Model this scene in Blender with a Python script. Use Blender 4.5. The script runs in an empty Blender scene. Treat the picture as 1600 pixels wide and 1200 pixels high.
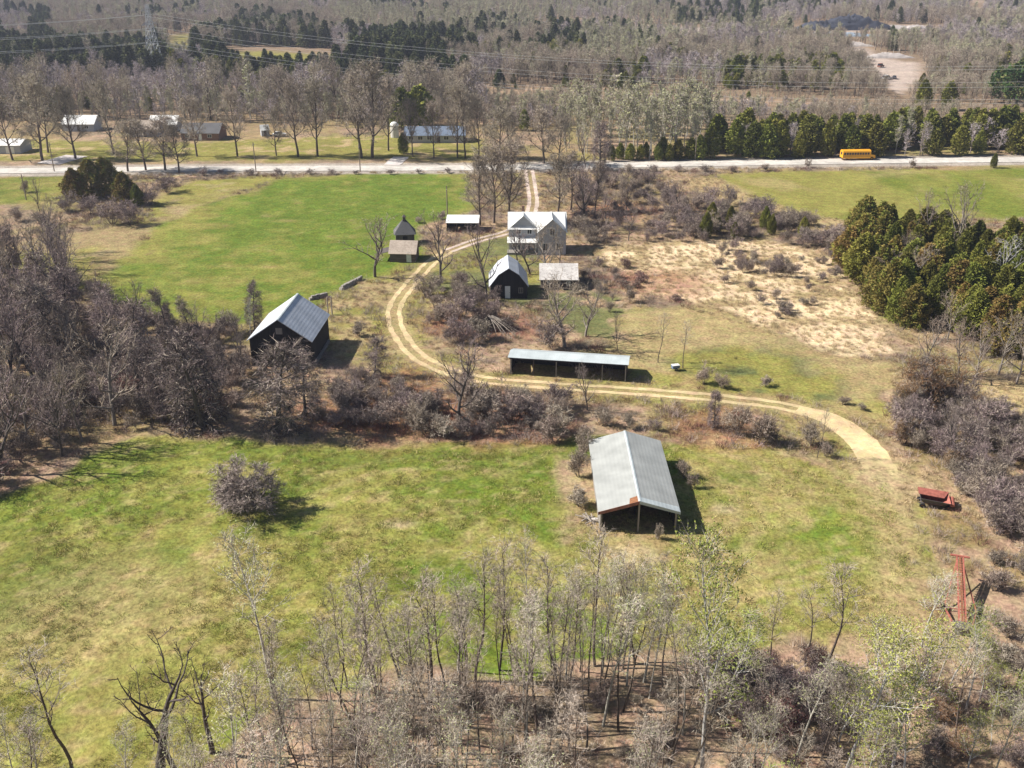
import bpy, math, random
import numpy as np
from mathutils import Vector, Matrix
C = bpy.context.scene.collection
R = math.radians
# ------------------------------------------------------------------ camera, sky, sun, exposure
F, PITCH, HC = 1550.0, R(24), 60.0
cam = bpy.data.cameras.new('camera'); co = bpy.data.objects.new('camera', cam); C.objects.link(co)
co.location = (0, 0, HC); co.rotation_euler = (R(90) - PITCH, 0, 0)
cam.sensor_width = 36; cam.lens = 36 * F / 1600; cam.clip_start = 1; cam.clip_end = 9000
bpy.context.scene.camera = co
w = bpy.data.worlds.new("World"); bpy.context.scene.world = w; w.use_nodes = True
nt = w.node_tree; sky = nt.nodes.new('ShaderNodeTexSky'); sky.sky_type = 'NISHITA'; sky.sun_disc = False
SUN_EL, SUN_DIR = R(41), Vector((-1, 0.06, 0)).normalized()
sky.sun_elevation = SUN_EL; sky.sun_rotation = math.atan2(SUN_DIR.x, SUN_DIR.y); sky.air_density = 1.0; sky.dust_density = 0.6
nt.links.new(sky.outputs[0], nt.nodes['Background'].inputs[0]); nt.nodes['Background'].inputs[1].default_value = 0.045
sd = bpy.data.lights.new('sun', 'SUN'); sd.energy = 4.6; sd.angle = R(0.5); sd.color = (1, .94, .85)
so = bpy.data.objects.new('sun', sd); C.objects.link(so)
sv = Vector((SUN_DIR.x * math.cos(SUN_EL), SUN_DIR.y * math.cos(SUN_EL), math.sin(SUN_EL)))
so.rotation_euler = sv.to_track_quat('Z', 'Y').to_euler(); so.location = (-60, 60, 90)
vs = bpy.context.scene.view_settings
vs.view_transform = 'Standard'; vs.look = 'None'; vs.gamma = 1; vs.use_curve_mapping = False; vs.exposure = 0.97

HAZE = .00014
# ------------------------------------------------------------------ survey of the place (photo point -> ground point)
def at(u, v, z=0.0):
    x = (u - 800) / F; y = (600 - v) / F
    dy = math.cos(PITCH) + y * math.sin(PITCH); dz = -math.sin(PITCH) + y * math.cos(PITCH)
    t = (z - HC) / dz
    return (x * t, dy * t)
def proj(x, y, z=0.0):
    d = y * math.cos(PITCH) + (HC - z) * math.sin(PITCH)
    up = y * math.sin(PITCH) - (HC - z) * math.cos(PITCH)
    return (800 + F * x / d, 600 - F * up / d)
def tall(u, v, vt):
    x, y = at(u, v); lo, hi = 0, 45
    for _ in range(30):
        m = (lo + hi) / 2
        if proj(x, y, m)[1] > vt: lo = m
        else: hi = m
    return lo

# ------------------------------------------------------------------ numpy noise
def vnoise(x, y, s, seed):
    x = np.asarray(x, float) / s; y = np.asarray(y, float) / s
    xi = np.floor(x).astype(np.int64); yi = np.floor(y).astype(np.int64); fx = x - xi; fy = y - yi
    fx = fx * fx * (3 - 2 * fx); fy = fy * fy * (3 - 2 * fy)
    def h(a, b):
        n = (a * 374761393 + b * 668265263 + seed * 144665) & 0x7fffffff
        n = ((n ^ (n >> 13)) * 1274126177) & 0x7fffffff
        n = ((n ^ (n >> 16)) * 2246822519) & 0x7fffffff
        return (n & 0xffff) / 65535.0
    return (h(xi, yi) * (1 - fx) + h(xi + 1, yi) * fx) * (1 - fy) + (h(xi, yi + 1) * (1 - fx) + h(xi + 1, yi + 1) * fx) * fy
def fbm(x, y, s, seed, o=4):
    r = 0; a = 1; t = 0
    for i in range(o):
        r = r + a * vnoise(x, y, s / 2 ** i, seed + i * 17); t += a; a *= .55
    return r / t
def sstep(a, b, x):
    t = np.clip((x - a) / (b - a), 0, 1); return t * t * (3 - 2 * t)
def sdist(poly, X, Y):
    inside = np.zeros(X.shape, bool); d = np.full(X.shape, 1e9); n = len(poly)
    for i in range(n):
        x0, y0 = poly[i]; x1, y1 = poly[(i + 1) % n]
        c = ((y0 > Y) != (y1 > Y)) & (X < (x1 - x0) * (Y - y0) / ((y1 - y0) or 1e-9) + x0)
        inside ^= c
        ex, ey = x1 - x0, y1 - y0; t = np.clip(((X - x0) * ex + (Y - y0) * ey) / (ex * ex + ey * ey + 1e-9), 0, 1)
        d = np.minimum(d, np.hypot(X - x0 - t * ex, Y - y0 - t * ey))
    return np.where(inside, d, -d)
def pdist(line, X, Y):
    d = np.full(np.shape(X), 1e9)
    for (x0, y0), (x1, y1) in zip(line[:-1], line[1:]):
        ex, ey = x1 - x0, y1 - y0; t = np.clip(((X - x0) * ex + (Y - y0) * ey) / (ex * ex + ey * ey + 1e-9), 0, 1)
        d = np.minimum(d, np.hypot(X - x0 - t * ex, Y - y0 - t * ey))
    return d
def W(pts): return [at(*p) for p in pts]
def srgb(r, g, b, k=1.0):
    f = lambda c: ((c / 255) / 12.92 if c <= 10 else (((c / 255) + .055) / 1.055) ** 2.4) * k
    return np.array([f(r), f(g), f(b)])

# ------------------------------------------------------------------ materials
def nodes(name):
    m = bpy.data.materials.new(name); m.use_nodes = True
    return m, m.node_tree, m.node_tree.nodes['Principled BSDF']
def mat(name, col, rough=.85, var=.25, hue=.02, scale=3.0, amp=.25, bump=.0, metal=0.0, spec=.3, trans=0, stretch=None):
    """procedural material: base colour, noise mottling, per-object brightness/hue variation"""
    m, t, b = nodes(name); N = t.nodes; L = t.links
    tc = N.new('ShaderNodeTexCoord'); nz = N.new('ShaderNodeTexNoise'); nz.inputs['Scale'].default_value = scale; nz.inputs['Detail'].default_value = 5
    src = tc.outputs['Object']
    if stretch:
        mp = N.new('ShaderNodeMapping'); mp.inputs['Scale'].default_value = stretch; L.new(src, mp.inputs[0]); src = mp.outputs[0]
    L.new(src, nz.inputs['Vector'])
    oi = N.new('ShaderNodeObjectInfo')
    mr = N.new('ShaderNodeMapRange'); mr.inputs['To Min'].default_value = 1 - var; mr.inputs['To Max'].default_value = 1 + var; L.new(oi.outputs['Random'], mr.inputs[0])
    mn = N.new('ShaderNodeMapRange'); mn.inputs['From Min'].default_value = .25; mn.inputs['From Max'].default_value = .75
    mn.inputs['To Min'].default_value = 1 - amp; mn.inputs['To Max'].default_value = 1 + amp; L.new(nz.outputs[0], mn.inputs[0])
    mu = N.new('ShaderNodeMath'); mu.operation = 'MULTIPLY'; L.new(mr.outputs[0], mu.inputs[0]); L.new(mn.outputs[0], mu.inputs[1])
    wn = N.new('ShaderNodeTexWhiteNoise'); wn.noise_dimensions = '1D'; L.new(oi.outputs['Random'], wn.inputs['W'])
    mh = N.new('ShaderNodeMapRange'); mh.inputs['To Min'].default_value = .5 - hue; mh.inputs['To Max'].default_value = .5 + hue; L.new(wn.outputs[0], mh.inputs[0])
    hs = N.new('ShaderNodeHueSaturation'); hs.inputs['Color'].default_value = (*col, 1); L.new(mu.outputs[0], hs.inputs['Value']); L.new(mh.outputs[0], hs.inputs['Hue'])
    L.new(hs.outputs[0], b.inputs['Base Color'])
    b.inputs['Roughness'].default_value = rough; b.inputs['Metallic'].default_value = metal; b.inputs['Specular IOR Level'].default_value = spec
    if bump:
        bp = N.new('ShaderNodeBump'); bp.inputs['Strength'].default_value = bump; bp.inputs['Distance'].default_value = .1
        L.new(nz.outputs[0], bp.inputs['Height']); L.new(bp.outputs[0], b.inputs['Normal'])
    return m
def metal_roof(name, col, rust=.15, rib=.45, axis='X', rough=.45, rcol=(.3, .16, .09)):
    m, t, b = nodes(name); N = t.nodes; L = t.links
    tc = N.new('ShaderNodeTexCoord'); wv = N.new('ShaderNodeTexWave'); wv.bands_direction = axis; wv.inputs['Scale'].default_value = .314 / rib; wv.inputs['Distortion'].default_value = 0
    L.new(tc.outputs['Object'], wv.inputs['Vector'])
    n1 = N.new('ShaderNodeTexNoise'); n1.inputs['Scale'].default_value = .5; n1.inputs['Detail'].default_value = 7; L.new(tc.outputs['Object'], n1.inputs['Vector'])
    n2 = N.new('ShaderNodeTexNoise'); n2.inputs['Scale'].default_value = 2.2; n2.inputs['Detail'].default_value = 6; n2.inputs['Roughness'].default_value = .7; L.new(tc.outputs['Object'], n2.inputs['Vector'])
    mr = N.new('ShaderNodeMapRange'); mr.inputs['From Min'].default_value = .3; mr.inputs['From Max'].default_value = .7; mr.inputs['To Min'].default_value = .82; mr.inputs['To Max'].default_value = 1.1; L.new(n1.outputs[0], mr.inputs[0])
    hs = N.new('ShaderNodeHueSaturation'); hs.inputs['Color'].default_value = (*col, 1); L.new(mr.outputs[0], hs.inputs['Value'])
    rr = N.new('ShaderNodeMapRange'); rr.inputs['From Min'].default_value = .72 - rust * .6; rr.inputs['From Max'].default_value = .8 - rust * .3; rr.inputs['To Max'].default_value = .7; L.new(n2.outputs[0], rr.inputs[0])
    mx = N.new('ShaderNodeMixRGB'); mx.inputs[2].default_value = (*rcol, 1); L.new(rr.outputs[0], mx.inputs[0]); L.new(hs.outputs[0], mx.inputs[1]); L.new(mx.outputs[0], b.inputs['Base Color'])
    bp = N.new('ShaderNodeBump'); bp.inputs['Strength'].default_value = .18; bp.inputs['Distance'].default_value = .03; L.new(wv.outputs[0], bp.inputs['Height']); L.new(bp.outputs[0], b.inputs['Normal'])
    b.inputs['Roughness'].default_value = rough; b.inputs['Metallic'].default_value = .0; b.inputs['Specular IOR Level'].default_value = .5
    return m
def boards(name, col, axis='X', w=.25, amp=.35):
    m, t, b = nodes(name); N = t.nodes; L = t.links
    tc = N.new('ShaderNodeTexCoord'); mp = N.new('ShaderNodeMapping')
    s = [1 / w, 1 / w, .15] if axis == 'X' else [.4, .4, 1 / w]
    mp.inputs['Scale'].default_value = s; L.new(tc.outputs['Object'], mp.inputs[0])
    nz = N.new('ShaderNodeTexNoise'); nz.inputs['Scale'].default_value = 1; nz.inputs['Detail'].default_value = 4; L.new(mp.outputs[0], nz.inputs['Vector'])
    mr = N.new('ShaderNodeMapRange'); mr.inputs['From Min'].default_value = .3; mr.inputs['From Max'].default_value = .7; mr.inputs['To Min'].default_value = 1 - amp; mr.inputs['To Max'].default_value = 1 + amp; L.new(nz.outputs[0], mr.inputs[0])
    hs = N.new('ShaderNodeHueSaturation'); hs.inputs['Color'].default_value = (*col, 1); L.new(mr.outputs[0], hs.inputs['Value']); L.new(hs.outputs[0], b.inputs['Base Color'])
    b.inputs['Roughness'].default_value = .9; b.inputs['Specular IOR Level'].default_value = .2
    return m
def ground_mat(name, bumpd=.25, lo=.6, hi=1.45):
    m, t, b = nodes(name); N = t.nodes; L = t.links
    at_ = N.new('ShaderNodeAttribute'); at_.attribute_name = 'Col'; geo = N.new('ShaderNodeNewGeometry')
    out = at_.outputs['Color']; hs_in = None; vals = []
    for sc, a, b_, dt in ((2.2, lo, hi, 6), (.45, .78, 1.24, 5), (.11, .85, 1.17, 3)):
        n = N.new('ShaderNodeTexNoise'); n.inputs['Scale'].default_value = sc; n.inputs['Detail'].default_value = dt; n.inputs['Roughness'].default_value = .65; L.new(geo.outputs['Position'], n.inputs['Vector'])
        r = N.new('ShaderNodeMapRange'); r.inputs['From Min'].default_value = .3; r.inputs['From Max'].default_value = .7; r.inputs['To Min'].default_value = a; r.inputs['To Max'].default_value = b_; L.new(n.outputs[0], r.inputs[0])
        vals.append((n, r))
    m1 = N.new('ShaderNodeMath'); m1.operation = 'MULTIPLY'; L.new(vals[0][1].outputs[0], m1.inputs[0]); L.new(vals[1][1].outputs[0], m1.inputs[1])
    m2 = N.new('ShaderNodeMath'); m2.operation = 'MULTIPLY'; L.new(m1.outputs[0], m2.inputs[0]); L.new(vals[2][1].outputs[0], m2.inputs[1])
    nh = N.new('ShaderNodeTexNoise'); nh.inputs['Scale'].default_value = .8; nh.inputs['Detail'].default_value = 5; mp = N.new('ShaderNodeMapping'); mp.inputs['Location'].default_value = (41, 7, 3)
    L.new(geo.outputs['Position'], mp.inputs[0]); L.new(mp.outputs[0], nh.inputs['Vector'])
    rh = N.new('ShaderNodeMapRange'); rh.inputs['From Min'].default_value = .3; rh.inputs['From Max'].default_value = .7; rh.inputs['To Min'].default_value = .478; rh.inputs['To Max'].default_value = .522; L.new(nh.outputs[0], rh.inputs[0])
    hs = N.new('ShaderNodeHueSaturation'); L.new(rh.outputs[0], hs.inputs['Hue']); L.new(m2.outputs[0], hs.inputs['Value']); L.new(out, hs.inputs['Color'])
    L.new(hs.outputs[0], b.inputs['Base Color'])
    bp = N.new('ShaderNodeBump'); bp.inputs['Strength'].default_value = .6; bp.inputs['Distance'].default_value = bumpd; L.new(vals[0][0].outputs[0], bp.inputs['Height']); L.new(bp.outputs[0], b.inputs['Normal'])
    b.inputs['Roughness'].default_value = 1; b.inputs['Specular IOR Level'].default_value = .05
    return m

# ------------------------------------------------------------------ object helpers
def tag(o, label=None, cat=None, group=None, kind=None):
    if label: o['label'] = label
    if cat: o['category'] = cat
    if group: o['group'] = group
    if kind: o['kind'] = kind
    return o
def thing(name, label, cat, loc=(0, 0, 0), rz=0, group=None):
    o = bpy.data.objects.new(name, None); C.objects.link(o); o.location = loc; o.rotation_euler = (0, 0, rz); o.empty_display_size = .3
    return tag(o, label, cat, group)
def mesh_np(name, V, Fc, mats, mi=None, smooth=False):
    """V (n,3); Fc list of faces or (m,k) array"""
    me = bpy.data.meshes.new(name)
    if isinstance(Fc, np.ndarray):
        k = Fc.shape[1]; me.vertices.add(len(V)); me.vertices.foreach_set('co', np.asarray(V, np.float32).ravel())
        me.loops.add(Fc.size); me.loops.foreach_set('vertex_index', Fc.astype(np.int32).ravel())
        me.polygons.add(len(Fc)); me.polygons.foreach_set('loop_start', np.arange(0, Fc.size, k, dtype=np.int32))
        try: me.polygons.foreach_set('loop_total', np.full(len(Fc), k, dtype=np.int32))
        except Exception: pass
        me.update(calc_edges=True)
    else:
        me.from_pydata([tuple(v) for v in V], [], [tuple(f) for f in Fc]); me.update()
    for m in (mats if isinstance(mats, (list, tuple)) else [mats]): me.materials.append(m)
    if mi is not None: me.polygons.foreach_set('material_index', np.asarray(mi, np.int32))
    if smooth: me.polygons.foreach_set('use_smooth', np.ones(len(me.polygons), bool))
    return me
class MB:
    def __init__(s): s.v = []; s.f = []; s.m = []
    def add(s, vs_, fs, mi=0):
        n = len(s.v); s.v += [tuple(v) for v in vs_]; s.f += [tuple(n + i for i in f) for f in fs]; s.m += [mi] * len(fs); return s
    def box(s, x0, x1, y0, y1, z0, z1, mi=0):
        v = [(x, y, z) for z in (z0, z1) for y in (y0, y1) for x in (x0, x1)]
        return s.add(v, [(0, 2, 3, 1), (4, 5, 7, 6), (0, 1, 5, 4), (2, 6, 7, 3), (0, 4, 6, 2), (1, 3, 7, 5)], mi)
    def hexa(s, a, b, mi=0):                       # bottom quad a, top quad b (same winding)
        return s.add(list(a) + list(b), [(3, 2, 1, 0), (4, 5, 6, 7), (0, 1, 5, 4), (1, 2, 6, 5), (2, 3, 7, 6), (3, 0, 4, 7)], mi)
    def slab(s, q, t, mi=0):                       # quad q (ccw from above) thickened downward by t
        n = (Vector(q[1]) - Vector(q[0])).cross(Vector(q[2]) - Vector(q[0])).normalized()
        lo = [tuple(Vector(p) - n * t) for p in q]; return s.hexa(lo, q, mi)
    def prism(s, prof, y0, y1, mi=0):              # profile in xz extruded along y
        n = len(prof); v = [(x, y0, z) for x, z in prof] + [(x, y1, z) for x, z in prof]
        return s.add(v, [tuple(range(n)), tuple(range(2 * n - 1, n - 1, -1))] + [(i, n + i, n + (i + 1) % n, (i + 1) % n) for i in range(n)], mi)
    def tube(s, pts, rad, sides=5, mi=0, cap=True):
        pts = [Vector(p) for p in pts]; d = (pts[-1] - pts[0]).normalized(); a = d.orthogonal().normalized(); b = d.cross(a)
        n0 = len(s.v)
        for p, r in zip(pts, rad):
            for k in range(sides):
                th = 2 * math.pi * k / sides; s.v.append(tuple(p + a * math.cos(th) * r + b * math.sin(th) * r))
        for i in range(len(pts) - 1):
            for k in range(sides):
                k2 = (k + 1) % sides; s.f.append((n0 + i * sides + k, n0 + i * sides + k2, n0 + (i + 1) * sides + k2, n0 + (i + 1) * sides + k)); s.m.append(mi)
        if cap:
            s.f.append(tuple(n0 + k for k in range(sides - 1, -1, -1))); s.f.append(tuple(n0 + (len(pts) - 1) * sides + k for k in range(sides))); s.m += [mi, mi]
        return s
    def mesh(s, name, mats, smooth=False): return mesh_np(name, s.v, s.f, mats, s.m, smooth)
    def build(s, name, mats, parent=None, smooth=False):
        o = bpy.data.objects.new(name, s.mesh(name, mats, smooth)); C.objects.link(o); o.parent = parent; return o
def place(name, me, parent=None, loc=(0, 0, 0), rz=0, sc=1):
    o = bpy.data.objects.new(name, me); C.objects.link(o); o.parent = parent; o.location = loc; o.rotation_euler = (0, 0, rz); o.scale = (sc,) * 3 if not isinstance(sc, tuple) else sc
    return o
ORD = ['leftmost', 'second from the left', 'third from the left', 'fourth from the left', 'fifth from the left', 'sixth from the left', 'seventh from the left',
       'eighth from the left', 'ninth from the left', 'tenth from the left', 'eleventh from the left', 'twelfth from the left', 'thirteenth from the left', 'fourteenth from the left', 'fifteenth from the left',
       'sixteenth from the left', 'seventeenth from the left', 'eighteenth from the left']

# ------------------------------------------------------------------ zones of the ground
Z = {
 'upper_field': W([(118, 452), (200, 400), (245, 350), (300, 325), (400, 300), (430, 280), (560, 271), (738, 269), (742, 330), (690, 348), (655, 352), (655, 385), (668, 398), (640, 418), (600, 432), (555, 438), (500, 466), (430, 490), (395, 502), (300, 510), (185, 480)]),
 'tan_left': W([(0, 385), (60, 372), (240, 345), (230, 310), (300, 282), (440, 276), (300, 330), (245, 355), (200, 405), (120, 452), (60, 450), (0, 440)]),
 'far_left_green': W([(-60, 276), (112, 274), (100, 312), (40, 318), (-60, 320)]),
 'low_field': W([(-250, 840), (0, 775), (110, 730), (140, 695), (255, 676), (400, 688), (560, 694), (720, 702), (880, 690), (920, 672), (1080, 690), (1210, 705), (1345, 735), (1405, 760), (1430, 880), (1440, 990), (1330, 1010), (1200, 1000), (1040, 1000), (900, 1035), (760, 1040), (640, 1040), (560, 1060), (430, 1110), (330, 1160), (180, 1250), (-250, 1300)]),
 'ne_field': W([(1110, 272), (1250, 266), (1700, 262), (1700, 340), (1480, 345), (1420, 352), (1330, 345), (1240, 330), (1160, 300)]),
 'ne_tan': W([(1060, 285), (1120, 272), (1200, 270), (1180, 298), (1260, 330), (1340, 346), (1320, 368), (1220, 340), (1120, 320)]),
 'marsh': W([(915, 395), (960, 380), (1090, 376), (1200, 378), (1305, 400), (1320, 455), (1380, 510), (1395, 556), (1320, 552), (1230, 525), (1130, 490), (1060, 470), (985, 430)]),
 'mid_green': W([(905, 480), (1000, 478), (1060, 478), (1130, 495), (1230, 530), (1320, 556), (1395, 565), (1395, 660), (1330, 655), (1240, 622), (1120, 612), (1010, 600), (960, 545), (900, 520)]),
 'track_verge': W([(600, 610), (760, 585), (1010, 575), (1200, 610), (1300, 630), (1380, 700), (1360, 740), (1270, 690), (1180, 650), (1050, 640), (900, 625), (760, 610), (660, 590), (590, 520), (600, 470), (660, 440), (650, 480), (640, 540)]),
 'yard': W([(480, 470), (560, 440), (660, 410), (640, 470), (650, 540), (760, 590), (640, 600), (560, 560), (500, 545)]),
 'lawn': W([(640, 405), (700, 395), (790, 370), (850, 395), (880, 440), (800, 480), (720, 440), (670, 470)]),
 'lawn2': W([(880, 440), (980, 470), (960, 530), (860, 520), (800, 500)]),
 'east_strip': W([(1560, 600), (1700, 610), (1700, 660), (1600, 650), (1500, 600)]),
 'north_lawn': W([(-60, 215), (300, 222), (520, 214), (640, 212), (760, 220), (760, 250), (-60, 252)]),
 'far_field': W([(355, 82), (410, 80), (505, 85), (505, 93), (420, 94), (362, 92)]),
 'far_field_2': W([(268, 55), (300, 54), (296, 72), (274, 88)]),
 'corridor': W([(740, 134), (900, 136), (1100, 150), (1420, 168), (1640, 180), (1640, 196), (1420, 182), (1160, 158), (900, 152), (740, 150)]),
 'quarry': W([(1316, 70), (1345, 72), (1388, 92), (1438, 98), (1442, 120), (1412, 148), (1384, 130), (1350, 102)]),
 'quarry_floor': W([(840, 40), (1250, 42), (1320, 40), (1460, 40), (1465, 46), (1340, 50), (1300, 66), (1240, 48), (850, 50)]),
 'pit': W([(1262, 43), (1340, 40), (1350, 50), (1290, 56)]),
 'far_lane': W([(1512, -10), (1535, -10), (1528, 12), (1518, 18)]),
 'litter_low': W([(330, 1210), (420, 1110), (560, 1060), (760, 1045), (1040, 1005), (1340, 1015), (1700, 1050), (1700, 1400), (200, 1400)]),
 'east_scrub': W([(1400, 600), (1480, 600), (1700, 670), (1700, 1100), (1460, 990), (1440, 860), (1400, 740), (1380, 690)]),
}
ROAD = [(-900, 255), (-500, 266), (-300, 276.5), at(0, 267), at(380, 263.5), at(750, 262), at(1000, 257.5), at(1300, 252.5), at(1600, 249.5), (320, 308), (520, 324), (900, 365)]
TRACK = W([(700, 392), (672, 412), (645, 440), (622, 470), (616, 497), (628, 528), (652, 556), (700, 580), (760, 594), (850, 602), (1000, 612), (1120, 622), (1200, 631), (1262, 643)])
TRACK_WIDE = W([(1245, 640), (1290, 652), (1325, 672), (1352, 696), (1370, 722), (1380, 748)])
LANE = W([(826, 262), (830, 290), (833, 318), (822, 345), (795, 362), (745, 376), (700, 392)])
FADE = W([(1380, 748), (1392, 800), (1400, 860), (1405, 930), (1410, 1000)])
G = dict(scrub=(.215, .162, .110), green=(.112, .150, .022), olive=(.215, .200, .055), tan=(.34, .26, .135), pale=(.58, .45, .29), dry=(.25, .19, .085), litter=(.32, .225, .150), dirt=(.48, .375, .215), lawn=(.120, .130, .050), pink=(.42, .34, .29))
G = {k: np.array(v) for k, v in G.items()}
def ground_col(X, Y):
    wx = X + (fbm(X, Y, 9, 3) - .5) * 9; wy = Y + (fbm(X, Y, 9, 9) - .5) * 9
    sc = np.clip(Y / 150, .6, 5)
    n1 = fbm(X, Y, 18, 21); n2 = fbm(X, Y, 4.5, 33); n3 = fbm(X, Y, 1.6, 47, 3); n4 = fbm(X, Y * .35, 30, 5)
    col = np.empty(X.shape + (3,)); L = lambda a, b, t: a + (b - a) * t[..., None]
    col[:] = L(G['scrub'], G['litter'], sstep(.35, .65, n2)); col = L(col, G['dry'], sstep(.45, .65, n1) * .7); col = L(col, G['olive'] * .95, sstep(.52, .68, fbm(X, Y, 11, 611)) * .55)
    def paint(key, c, soft=1.5, a=1.0):
        nonlocal col
        d = sdist(Z[key], wx, wy); m = sstep(-1, 1, d / (soft * sc) + (n2 - .5) * 1.2) * a
        col = col * (1 - m[..., None]) + c * m[..., None]
    far = sstep(330, 420, Y)
    col = L(col, L(G['scrub'], G['litter'], n2) * .8, far)
    paint('litter_low', L(G['litter'] * 1.05, G['scrub'] * .9, sstep(.45, .7, n2)), 2)
    paint('east_scrub', L(G['litter'], G['dry'] * .9, sstep(.4, .62, n2)), 2)
    paint('tan_left', L(L(G['tan'] * .8, G['olive'], sstep(.35, .6, n1)), G['scrub'] * 1.4, sstep(.55, .8, n2) * .5))
    paint('ne_tan', L(G['tan'], G['olive'], sstep(.5, .7, n1)))
    g = L(L(np.array([.108, .150, .024]), G['olive'], sstep(.36, .66, n4 * .55 + n2 * .45)), G['tan'] * .7, sstep(.62, .8, n2 * .6 + n3 * .4) * .45)
    paint('upper_field', L(g, G['green'] * .9, sstep(178, 160, Y) * .5), 1.2)
    paint('far_left_green', g * .9); paint('ne_field', L(L(G['olive'], G['green'], sstep(.45, .6, n4) * .75), G['tan'] * .9, sstep(.55, .75, n1) * .5))
    arc = np.hypot(X - 14, (Y - 100) * 1.1)
    stripe = .5 + .5 * np.sin(arc * 2.6 + n2 * 2)
    lowc = L(L(G['green'] * 1.12, G['olive'] * 1.08, sstep(.30, .60, n1 * .6 + n2 * .4)), G['tan'] * .86, sstep(.50, .78, n3 * .35 + n2 * .4 + n1 * .25) * .5)
    edge = sstep(4, 1.5, np.abs(sdist([at(-250, 700), at(255, 676), at(560, 692), at(880, 690), at(880, 1500), at(-250, 1500)], X, Y) - 5))
    lowc = L(lowc, G['green'] * 1.0, edge * .75 * sstep(.3, .5, n2) * sstep(104, 110, Y))
    lowc = L(lowc, G['tan'] * .85, stripe * .35 * sstep(16, 12, np.abs(arc - 12)) * sstep(.4, .5, n1))
    cx, cy = at(130, 950); lowc = L(lowc, G['tan'] * .88, sstep(17, 4, np.hypot(X - cx, (Y - cy) * 1.2)) * .55)
    cx, cy = at(20, 890); lowc = L(lowc, G['green'] * .7, sstep(8, 2, np.hypot((X - cx), (Y - cy) * .7)) * .6)
    for (u, v, r, f_, key) in ((620, 818, 3.2, 2.2, 'pale'), (985, 868, 5.0, 1.6, 'pale'), (1130, 795, 2.2, 1.3, 'pale'), (930, 870, 4, 1.3, 'tan'), (690, 880, 5, 1.2, 'green'), (640, 905, 4, 1.2, 'green'), (930, 800, 4, .8, 'green'), (1150, 745, 7, 2.0, 'green'), (620, 715, 14, 4, 'green'), (860, 700, 9, 3, 'green'), (480, 760, 6, 1.4, 'green'), (1170, 850, 5, 1.5, 'green'), (400, 830, 5, 1.3, 'green')):
        cx, cy = at(u, v); lowc = L(lowc, G[key] * (.85 if key != 'pale' else .75), sstep(r, r * .3, np.hypot(X - cx, (Y - cy) * f_) + (n2 - .5) * r) * .65)
    for (ax, ay, rr_, kk) in ((14, 101, 13, 5.5), (14, 101, 19, 4), (34, 88, 12, 6), (-8, 88, 22, 7)):
        rd = np.hypot(X - ax, Y - ay); lowc = L(lowc, G['tan'] * 1.05, np.clip(np.sin(rd * 2.1 + n2 * 1.5) * 2, 0, 1) * sstep(kk, 1, np.abs(rd - rr_)) * .30 * sstep(.35, .55, n1 * .5 + n2 * .5))
    lowc = L(lowc, G['green'] * .78, sstep(.60, .72, fbm(X, Y, 2.2, 301, 3)) * .2); lowc = L(lowc, G['tan'] * 1.05, sstep(.60, .72, fbm(X, Y * 1.5, 1.5, 305, 3)) * .45)
    paint('low_field', lowc, 1.1)
    dsh = np.maximum(np.abs(X - 12.2) - 5.2, np.abs(Y - 102) - 8.5); col = L(col, L(G['litter'], G['tan'] * .8, sstep(.4, .6, n2)), sstep(2.2, .2, dsh + (n2 - .5) * 3) * .85)
    d = pdist(FADE, X, Y); col = L(col, G['tan'] * .95, sstep(5.5, .5, d + (n2 - .5) * 6) * .85); d0 = np.hypot(X - TRACK_WIDE[-1][0], Y - TRACK_WIDE[-1][1]); FADE_M = sstep(9, 1, d0 + (n2 - .5) * 5)
    for off in (-1.1, 1.1):
        for a_, b_ in (((1195, 900), (1330, 860)), ((1215, 912), (1345, 878)), ((1180, 930), (1330, 905))):
            d = pdist(W([a_, b_]), X, Y); col = L(col, G['tan'] * 1.15, sstep(.6, .1, d) * .25)
    paint('marsh', L(L(G['pale'], G['tan'] * .95, sstep(.45, .7, n2)), G['litter'], sstep(.62, .74, n3 * .4 + n2 * .6) * .5), 1.2)
    paint('mid_green', L(L(G['lawn'], G['olive'] * .95, sstep(.25, .5, n2)), G['tan'] * .95, sstep(.36, .6, n1) * .8), 1.2)
    paint('track_verge', L(G['dry'] * 1.1, G['olive'], sstep(.4, .6, n2)), 1.2, .85)
    paint('yard', L(G['tan'] * .9, G['olive'], sstep(.4, .65, n2)), 1.5, .9)
    paint('lawn', L(G['lawn'], G['olive'], sstep(.45, .7, n2)), 1, .9); paint('lawn2', L(G['lawn'], G['litter'], sstep(.4, .6, n2)), 1, .9)
    paint('east_strip', G['tan'] * 1.1); paint('north_lawn', L(G['olive'] * .95, G['tan'], sstep(.52, .68, n2)), 1.2, .95)
    paint('far_field', G['olive'] * .95); paint('far_field_2', G['olive'] * .95)
    paint('corridor', L(G['scrub'], G['litter'], sstep(.4, .6, n2)), 1.5, .9)
    paint('quarry', G['pink'] * .95, 1); paint('quarry_floor', G['pink'] * .8, .4); paint('far_lane', G['pink'] * 1.6, .4)
    cx, cy = at(1030, 440); m = sstep(13, 5, np.hypot(X - cx, (Y - cy) * 1.1) + (n2 - .5) * 10); col = L(col, np.array([.22, .075, .05]), m * .55)
    for u, v, r in ((800, 508, 9), (705, 505, 8), (545, 640, 10), (640, 590, 7), (640, 650, 12), (800, 660, 12), (1120, 672, 9), (960, 330, 14)):
        cx, cy = at(u, v); m = sstep(r, r * .4, np.hypot(X - cx, (Y - cy)) + (n2 - .5) * 8); col = L(col, np.array([.26, .12, .075]), m * .6)
    d = pdist(ROAD, X, Y); col = L(col, np.array([.33, .29, .25]), sstep(9, 6, d + (n3 - .5) * 2)); 
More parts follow.
